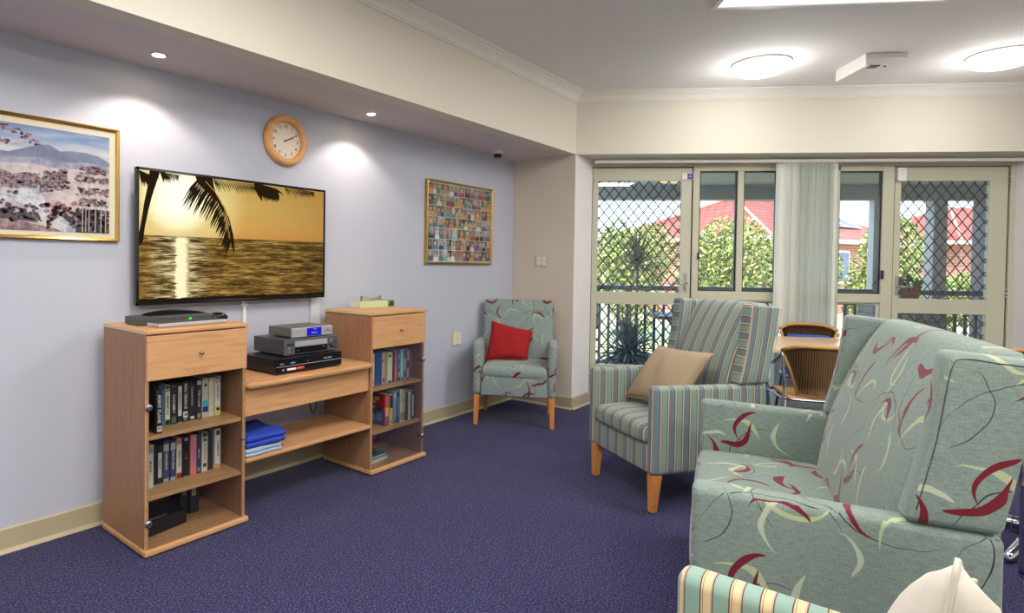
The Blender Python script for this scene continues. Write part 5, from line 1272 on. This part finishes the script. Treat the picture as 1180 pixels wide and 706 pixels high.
spiky('small leafy potted plant beside the larger one behind the left door', .22, 1.55, -.019, .16, .28, .18, .30, 70, M_SPIKE, M_POT, 3, .03)
# outdoor table
t = thing('outdoor_table', 'dark outdoor table with curved iron legs behind the left door', 'table', dp(1.58, EO + 1.45, -.019), ang)
bm = BM(); box(bm, -.42, .40, -.30, .30, .76, .80, bev=.01); finish('tabletop', bm, M_RAIL, t)
for sx in (-.12, .12):
    for sy in (-.1, .1):
        bm = BM(); tube(bm, smoothpath([(sx * 2.4, sy * 2.2, .76), (sx * 1.4, sy * 1.4, .70), (sx * .8, sy * .8, .45), (sx * .9, sy * .9, .25), (sx * 2.2, sy * 2.2, .012)], 5), .014, 8); finish('leg', bm, M_RAIL, t)
# reclining chair frame low behind right door and pots on a ledge
bm = BM(); c = dp(4.10, EO + 1.72, 0); M = basis((0, 0, 0), DV, NV); box(bm, -.38, .42, -.16, .16, -.02, .93, 0, M, .01)
M_BLK = NT('grey_block_wall'); bt = M_BLK.n('ShaderNodeTexBrick'); bt.inputs['Scale'].default_value = 3; bt.inputs['Color1'].default_value = rgb(130, 128, 126); bt.inputs['Color2'].default_value = rgb(112, 110, 110); bt.inputs['Mortar'].default_value = rgb(90, 88, 88)
mpp = M_BLK.n('ShaderNodeMapping'); mpp.inputs['Rotation'].default_value = (PI / 2, 0, 0); M_BLK.l(M_BLK.coord('Object'), mpp.inputs[0]); M_BLK.l(mpp.outputs[0], bt.inputs[0]); M_BLK.bsdf(bt.outputs[0], .9)
o = finish('planter_wall', bm, M_BLK.m, None, False, c); tag(o, 'low grey block planter wall seen through the narrow window', 'planter')
def leafy(bm, c, r, n, rnd, size, flat=.8, mi=(0,)):
    for _ in range(n):
        while True:
            v = Vector((rnd.uniform(-1, 1), rnd.uniform(-1, 1), rnd.uniform(-1, 1)))
            if .2 < v.length < 1: break
        v = v.normalized() * v.length ** .35
        p = Vector(c) + Vector((v.x * r[0], v.y * r[1], v.z * r[2]))
        a = Vector((rnd.gauss(0, 1), rnd.gauss(0, 1), rnd.gauss(0, .7))).normalized(); b = a.orthogonal().normalized(); b = Matrix.Rotation(rnd.uniform(0, 6.3), 3, a) @ b
        e = a.cross(b); s = size * rnd.uniform(.6, 1.3)
        quad(bm, [p - b * s, p + e * s * .45, p + b * s, p - e * s * .45], rnd.choice(mi))
def ppot(label, s, z, r, h, m, lm, seed):
    t = thing('potted_plant', label, 'plant', dp(s - .05, EO + 1.72, z), 0, 'potted plants on the verandah'); rnd = random.Random(seed)
    bm = BM(); lathe(bm, [(r * .75, .001), (r, h * .9), (r * 1.08, h * .9), (r * 1.08, h), (r * .9, h), (r * .88, h - .01)], 18); finish('pot', bm, m, t)
    bm = BM(); leafy(bm, (0, 0, h + .06), (r * 1.2, r * 1.2, .09), 160, rnd, .03); finish('leaves', bm, lm, t)
ppot('dark green plant in a dark pot on the block planter', 3.98, .931, .10, .17, M_POTD, M_SPIKE, 5)
ppot('small plant in a terracotta pot on the block planter', 4.26, .931, .10, .20, M_POT, M_SPIKE, 6)
# garden ground
bm = BM(); obox(bm, -22, 40, 2.3, 60, -.5, -.16)
struct(finish('ground_garden', bm, simple('lawn', rgb(168, 168, 120), .95, var=.12, vscale=3)))
# hedge shrubs
LEAFM = [simple('leaf_lime', rgb(178, 184, 96), .6, var=.12), simple('leaf_green', rgb(118, 132, 62), .6, var=.15), simple('leaf_dark', rgb(66, 80, 42), .7, var=.15), simple('leaf_yellow', rgb(206, 200, 120), .6, var=.1)]
def shrub(label, s, d, rx, ry, h, seed, n=9500, size=.044, name='garden_shrub'):
    rnd = random.Random(seed); t = thing(name, label, 'shrub', dp(s, EO + d, -.17), 0, 'garden shrubs beyond the railing')
    bm = BM()
    for k in range(6): tube(bm, [(rnd.uniform(-.1, .1), rnd.uniform(-.1, .1), 0), (rnd.uniform(-.3, .3) * rx, rnd.uniform(-.3, .3) * ry, h * .6)], .025, 6)
    finish('stems', bm, M_STEM, t)
    bm = BM()
    nl = 9
    for k in range(nl):
        c = (rnd.uniform(-.65, .65) * rx, rnd.uniform(-.5, .5) * ry, h * rnd.uniform(.36, .88)); q = rnd.uniform(.45, .62)
        leafy(bm, c, (rx * q, ry * q, h * .30), n // nl, rnd, size, mi=(0, 0, 1, 1, 3, 2, 2))
    f = finish('foliage', bm, LEAFM, t); return t
for k, (s, d, rx, ry, h, lb) in enumerate((
    (.0, 6.0, .9, .8, 2.45, 'lime green garden shrub behind the far left of the left door'), (2.05, 6.9, .95, .8, 2.22, 'yellow-green garden shrub behind the middle of the left door'),
    (3.70, 6.0, .78, .8, 2.15, 'garden shrub behind the left sliding window pane'), (5.2, 6.5, .74, .8, 2.18, 'garden shrub behind the right sliding window pane'),
    (6.75, 6.2, .78, .8, 2.2, 'garden shrub behind the narrow window'), (8.5, 7.4, 1.0, .8, 1.35, 'low garden shrub behind the middle of the right door'), (10.6, 7.6, 1.0, .9, 1.7, 'garden shrub behind the right part of the right door'))):
    shrub(lb, s, d, rx, ry, h, 40 + k)
# thin branching tree left
t = thing('garden_tree', 'thin sparse tree standing above the shrubs behind the left door', 'tree', dp(1.75, EO + 8.6, -.17)); rnd = random.Random(9)
bm = BM(); tube(bm, [(0, 0, 0), (.05, 0, 1.3), (-.1, .05, 2.1)], [.05, .035, .02], 7); tips = []
for k in range(14):
    a = rnd.uniform(0, 6.3); p0 = Vector((0, 0, rnd.uniform(1.2, 2.0))); p1 = p0 + Vector((math.cos(a) * .5, math.sin(a) * .5, rnd.uniform(.2, .8))); tube(bm, [p0, (p0 + p1) / 2 + Vector((0, 0, .05)), p1], [.016, .011, .006], 5); tips.append(p1)
finish('trunk', bm, M_STEM, t); bm = BM()
for p in tips: leafy(bm, p, (.22, .22, .2), 26, rnd, .05, mi=(0, 1, 3))
finish('leaves', bm, LEAFM, t)

# ------------------------------------------------------------------ houses over the garden
def rooftile():
    t = NT('terracotta_roof_tiles'); uv = t.n('ShaderNodeUVMap').outputs[0]; b = t.n('ShaderNodeTexBrick'); t.l(uv, b.inputs[0]); b.inputs['Scale'].default_value = 1
    b.inputs['Brick Width'].default_value = .30; b.inputs['Row Height'].default_value = .32; b.inputs['Mortar Size'].default_value = .035
    b.inputs['Color1'].default_value = rgb(206, 110, 90); b.inputs['Color2'].default_value = rgb(188, 92, 76); b.inputs['Mortar'].default_value = rgb(126, 58, 50)
    n = t.noise(uv, 1.2, 3); c = t.mix(t.math('MULTIPLY', n, .4), b.outputs[0], rgb(220, 150, 132)); t.bsdf(c, .8, normal=t.bump(b.outputs[1], -.5, .03)); return t.m
M_ROOF = rooftile()
def brick():
    t = NT('red_brick'); b = t.n('ShaderNodeTexBrick'); uv = t.n('ShaderNodeUVMap').outputs[0]; t.l(uv, b.inputs[0]); b.inputs['Scale'].default_value = 1; b.inputs['Brick Width'].default_value = .24; b.inputs['Row Height'].default_value = .086; b.inputs['Mortar Size'].default_value = .01
    b.inputs['Color1'].default_value = rgb(176, 98, 76); b.inputs['Color2'].default_value = rgb(150, 80, 64); b.inputs['Mortar'].default_value = rgb(190, 170, 150); t.bsdf(b.outputs[0], .85); return t.m
M_BRICK = brick(); M_RIDGE = simple('ridge_capping', rgb(204, 130, 112), .8); M_FASC = simple('cream_fascia', rgb(216, 196, 176), .6); M_WINF = simple('white_window_frame', rgb(236, 234, 228), .5); M_DG = simple('dark_house_glass', rgb(60, 66, 76), .12)
def house(label, c0, u, L, W, ez, rz_, over=.5):
    """c0 near corner (s,d); u along the long side; v = left normal; hip roof"""
    u = Vector(u).normalized(); v = Vector((-u.y, u.x)); t = thing('brick_house', label, 'house', dp(c0[0], EO + c0[1], -.16), 0, 'brick houses beyond the garden')
    U = DV * u.x + NV * u.y; V = DV * v.x + NV * v.y
    M = basis((0, 0, 0), U, V)
    def uvface(bm, pts, eu, ev, mi=0):
        l = bm.loops.layers.uv.verify(); f = quad(bm, pts, mi)
        for lp in f.loops: lp[l].uv = (lp.vert.co.dot(eu), lp.vert.co.dot(ev))
    Pt = lambda a, b, z: M @ Vector((a, b, z))
    Z = Vector((0, 0, 1)); ez += .16; rz_ += .16
    bm = BM()
    for a, b, c, d, e in ((over, over, L - over, over, U), (L - over, over, L - over, W - over, V), (L - over, W - over, over, W - over, U), (over, W - over, over, over, V)):
        uvface(bm, [Pt(a, b, 0), Pt(c, d, 0), Pt(c, d, ez), Pt(a, b, ez)], e, Z)
    finish('walls', bm, M_BRICK, t)
    h = W / 2; A = Pt(h, h, rz_); B_ = Pt(L - h, h, rz_); c = [Pt(0, 0, ez), Pt(L, 0, ez), Pt(L, W, ez), Pt(0, W, ez)]
    bm = BM(); sl = math.hypot(h, rz_ - ez); k = 1.0
    uvface(bm, [c[0], c[1], B_, A], U, (V * h + Z * (rz_ - ez)) / sl); uvface(bm, [c[1], c[2], B_], V, (-U * h + Z * (rz_ - ez)) / sl)
    uvface(bm, [c[2], c[3], A, B_], U, (-V * h + Z * (rz_ - ez)) / sl); uvface(bm, [c[3], c[0], A], V, (U * h + Z * (rz_ - ez)) / sl)
    bmesh.ops.solidify(bm, geom=list(bm.faces), thickness=.05)
    rf = finish('roof', bm, M_ROOF, t)
    bm = BM()
    for p, q in ((c[0], A), (c[1], B_), (c[2], B_), (c[3], A), (A, B_)): tube(bm, [p + Z * .03, q + Z * .03], .055, 6)
    finish('ridge_capping', bm, M_RIDGE, rf)
    bm = BM()
    for i in range(4): tube(bm, [c[i] - Z * .06, c[(i + 1) % 4] - Z * .06], .085, 4)
    finish('gutter', bm, M_FASC, t)
    for q in range(int(L // 2.6)):
        a = 1.6 + q * 2.6
        if a + 1.1 > L: break
        bm = BM(); box(bm, a, a + 1.2, over - .06, over + .02, 1.0, 2.1, 0, M); wf_ = finish('window', bm, M_WINF, t)
        bm = BM(); box(bm, a + .07, a + .58, over - .075, over - .05, 1.07, 2.03, 0, M); box(bm, a + .63, a + 1.13, over - .075, over - .05, 1.07, 2.03, 0, M); finish('pane', bm, M_DG, wf_)
    return t, M, A, B_, c, rf
h1 = house('brick house with a large red tiled hip roof behind the hedge', (7.1, 12.0), (.80, .60), 9.6, 6.4, 2.25, 3.80)
h2 = house('second brick house with a red tiled roof behind the right door', (17.0, 19.0), (.97, .25), 9.5, 7.5, 2.45, 4.1)
h3 = house('distant brick house roof far left behind the shrubs', (-9.0, 19), (1, .05), 9.0, 6.5, 2.3, 3.2)
# solar panels on the first roof
t = thing('solar_panels', 'pair of dark solar panels on the red tiled roof', 'solar panels', h1[0].location[:]); _, M, A, B_, c, rf = h1
U = (c[1] - c[0]).normalized(); up = ((A + B_) / 2 - (c[0] + c[1]) / 2); up.normalize(); nn_ = U.cross(up).normalized()
def sp_(a, b, k): return c[0] + U * a + up * b + nn_ * k
for a0 in (5.6, 6.5):
    bm = BM(); q = [sp_(a0, 1.1, .08), sp_(a0 + .86, 1.1, .08), sp_(a0 + .86, 2.5, .12), sp_(a0, 2.5, .12)]; quad(bm, q); r_ = bmesh.ops.solidify(bm, geom=list(bm.faces), thickness=.04)
    pn = finish('panel', bm, simple('solar_cell', rgb(70, 86, 116), .2), t)
    bm = BM(); tube(bm, q, .022, 4, closed=True); finish('panel_frame', bm, M_WINF, pn)

# ------------------------------------------------------------------ daylight
w = bpy.data.worlds.new('sky'); scene.world = w; w.use_nodes = True; wt = w.node_tree; wt.nodes.clear()
sk = wt.nodes.new('ShaderNodeTexSky'); sk.sky_type = 'HOSEK_WILKIE'; sk.turbidity = 3.0; sk.ground_albedo = .4; sk.sun_direction = Vector((-.35, .25, .7)).normalized()
hs = wt.nodes.new('ShaderNodeMix'); hs.data_type = 'RGBA'; hs.inputs[0].default_value = .85; hs.inputs[7].default_value = (.52, .70, 1.0, 1)
bg = wt.nodes.new('ShaderNodeBackground'); bg.inputs[1].default_value = WORLD; wo = wt.nodes.new('ShaderNodeOutputWorld')
wt.links.new(sk.outputs[0], hs.inputs[6]); wt.links.new(hs.outputs[2], bg.inputs[0]); wt.links.new(bg.outputs[0], wo.inputs[0])
l = bpy.data.lights.new('sun', 'SUN'); l.energy = SUNP; l.angle = R(1.0); l.color = (1, .96, .88)
o = bpy.data.objects.new('sun', l); COL.objects.link(o); dirv = (NV * .62 + DV * .38 + Vector((0, 0, -.85))).normalized()
o.rotation_euler = dirv.to_track_quat('-Z', 'Y').to_euler()

# ------------------------------------------------------------------ camera
cam = bpy.data.cameras.new('camera'); co = bpy.data.objects.new('camera', cam); COL.objects.link(co)
f_, cx_, cy_, roll, pitch, yaw = 692.83, 489.9, 315.36, .0131, .0192, .7062
cr_, sr_, cp_, sp2 = math.cos(roll), math.sin(roll), math.cos(pitch), math.sin(pitch)
RM = Matrix(((cr_, -sr_, 0), (sr_, cr_, 0), (0, 0, 1))) @ Matrix(((1, 0, 0), (0, cp_, -sp2), (0, sp2, cp_)))
Lc = RM @ Vector((math.sin(yaw), 0, math.cos(yaw))); Pc = RM @ Vector((-math.cos(yaw), 0, math.sin(yaw))); Uc = RM @ Vector((0, -1, 0))
W2 = Matrix((Lc, Pc, Uc))      # world <- camera(x right, y down, z forward)
rot = Matrix(((W2[0][0], -W2[0][1], -W2[0][2]), (W2[1][0], -W2[1][1], -W2[1][2]), (W2[2][0], -W2[2][1], -W2[2][2])))
co.matrix_world = Matrix.Translation((0, -3.272, 1.37)) @ rot.to_4x4()
cam.sensor_fit = 'HORIZONTAL'; cam.sensor_width = 36; cam.lens = f_ / 1180 * 36
cam.shift_x = (590 - cx_) / 1180; cam.shift_y = (cy_ - 353) / 1180; cam.clip_start = .05; cam.clip_end = 200
scene.camera = co
vs = scene.view_settings; vs.view_transform = 'Standard'; vs.look = 'None'; vs.gamma = 1; vs.use_curve_mapping = False; vs.exposure = EXPO
scene.cycles.max_bounces = 8; scene.cycles.transparent_max_bounces = 16; scene.cycles.diffuse_bounces = 4; scene.cycles.use_denoising = True; scene.cycles.sample_clamp_indirect = 6
bpy.context.view_layer.update()
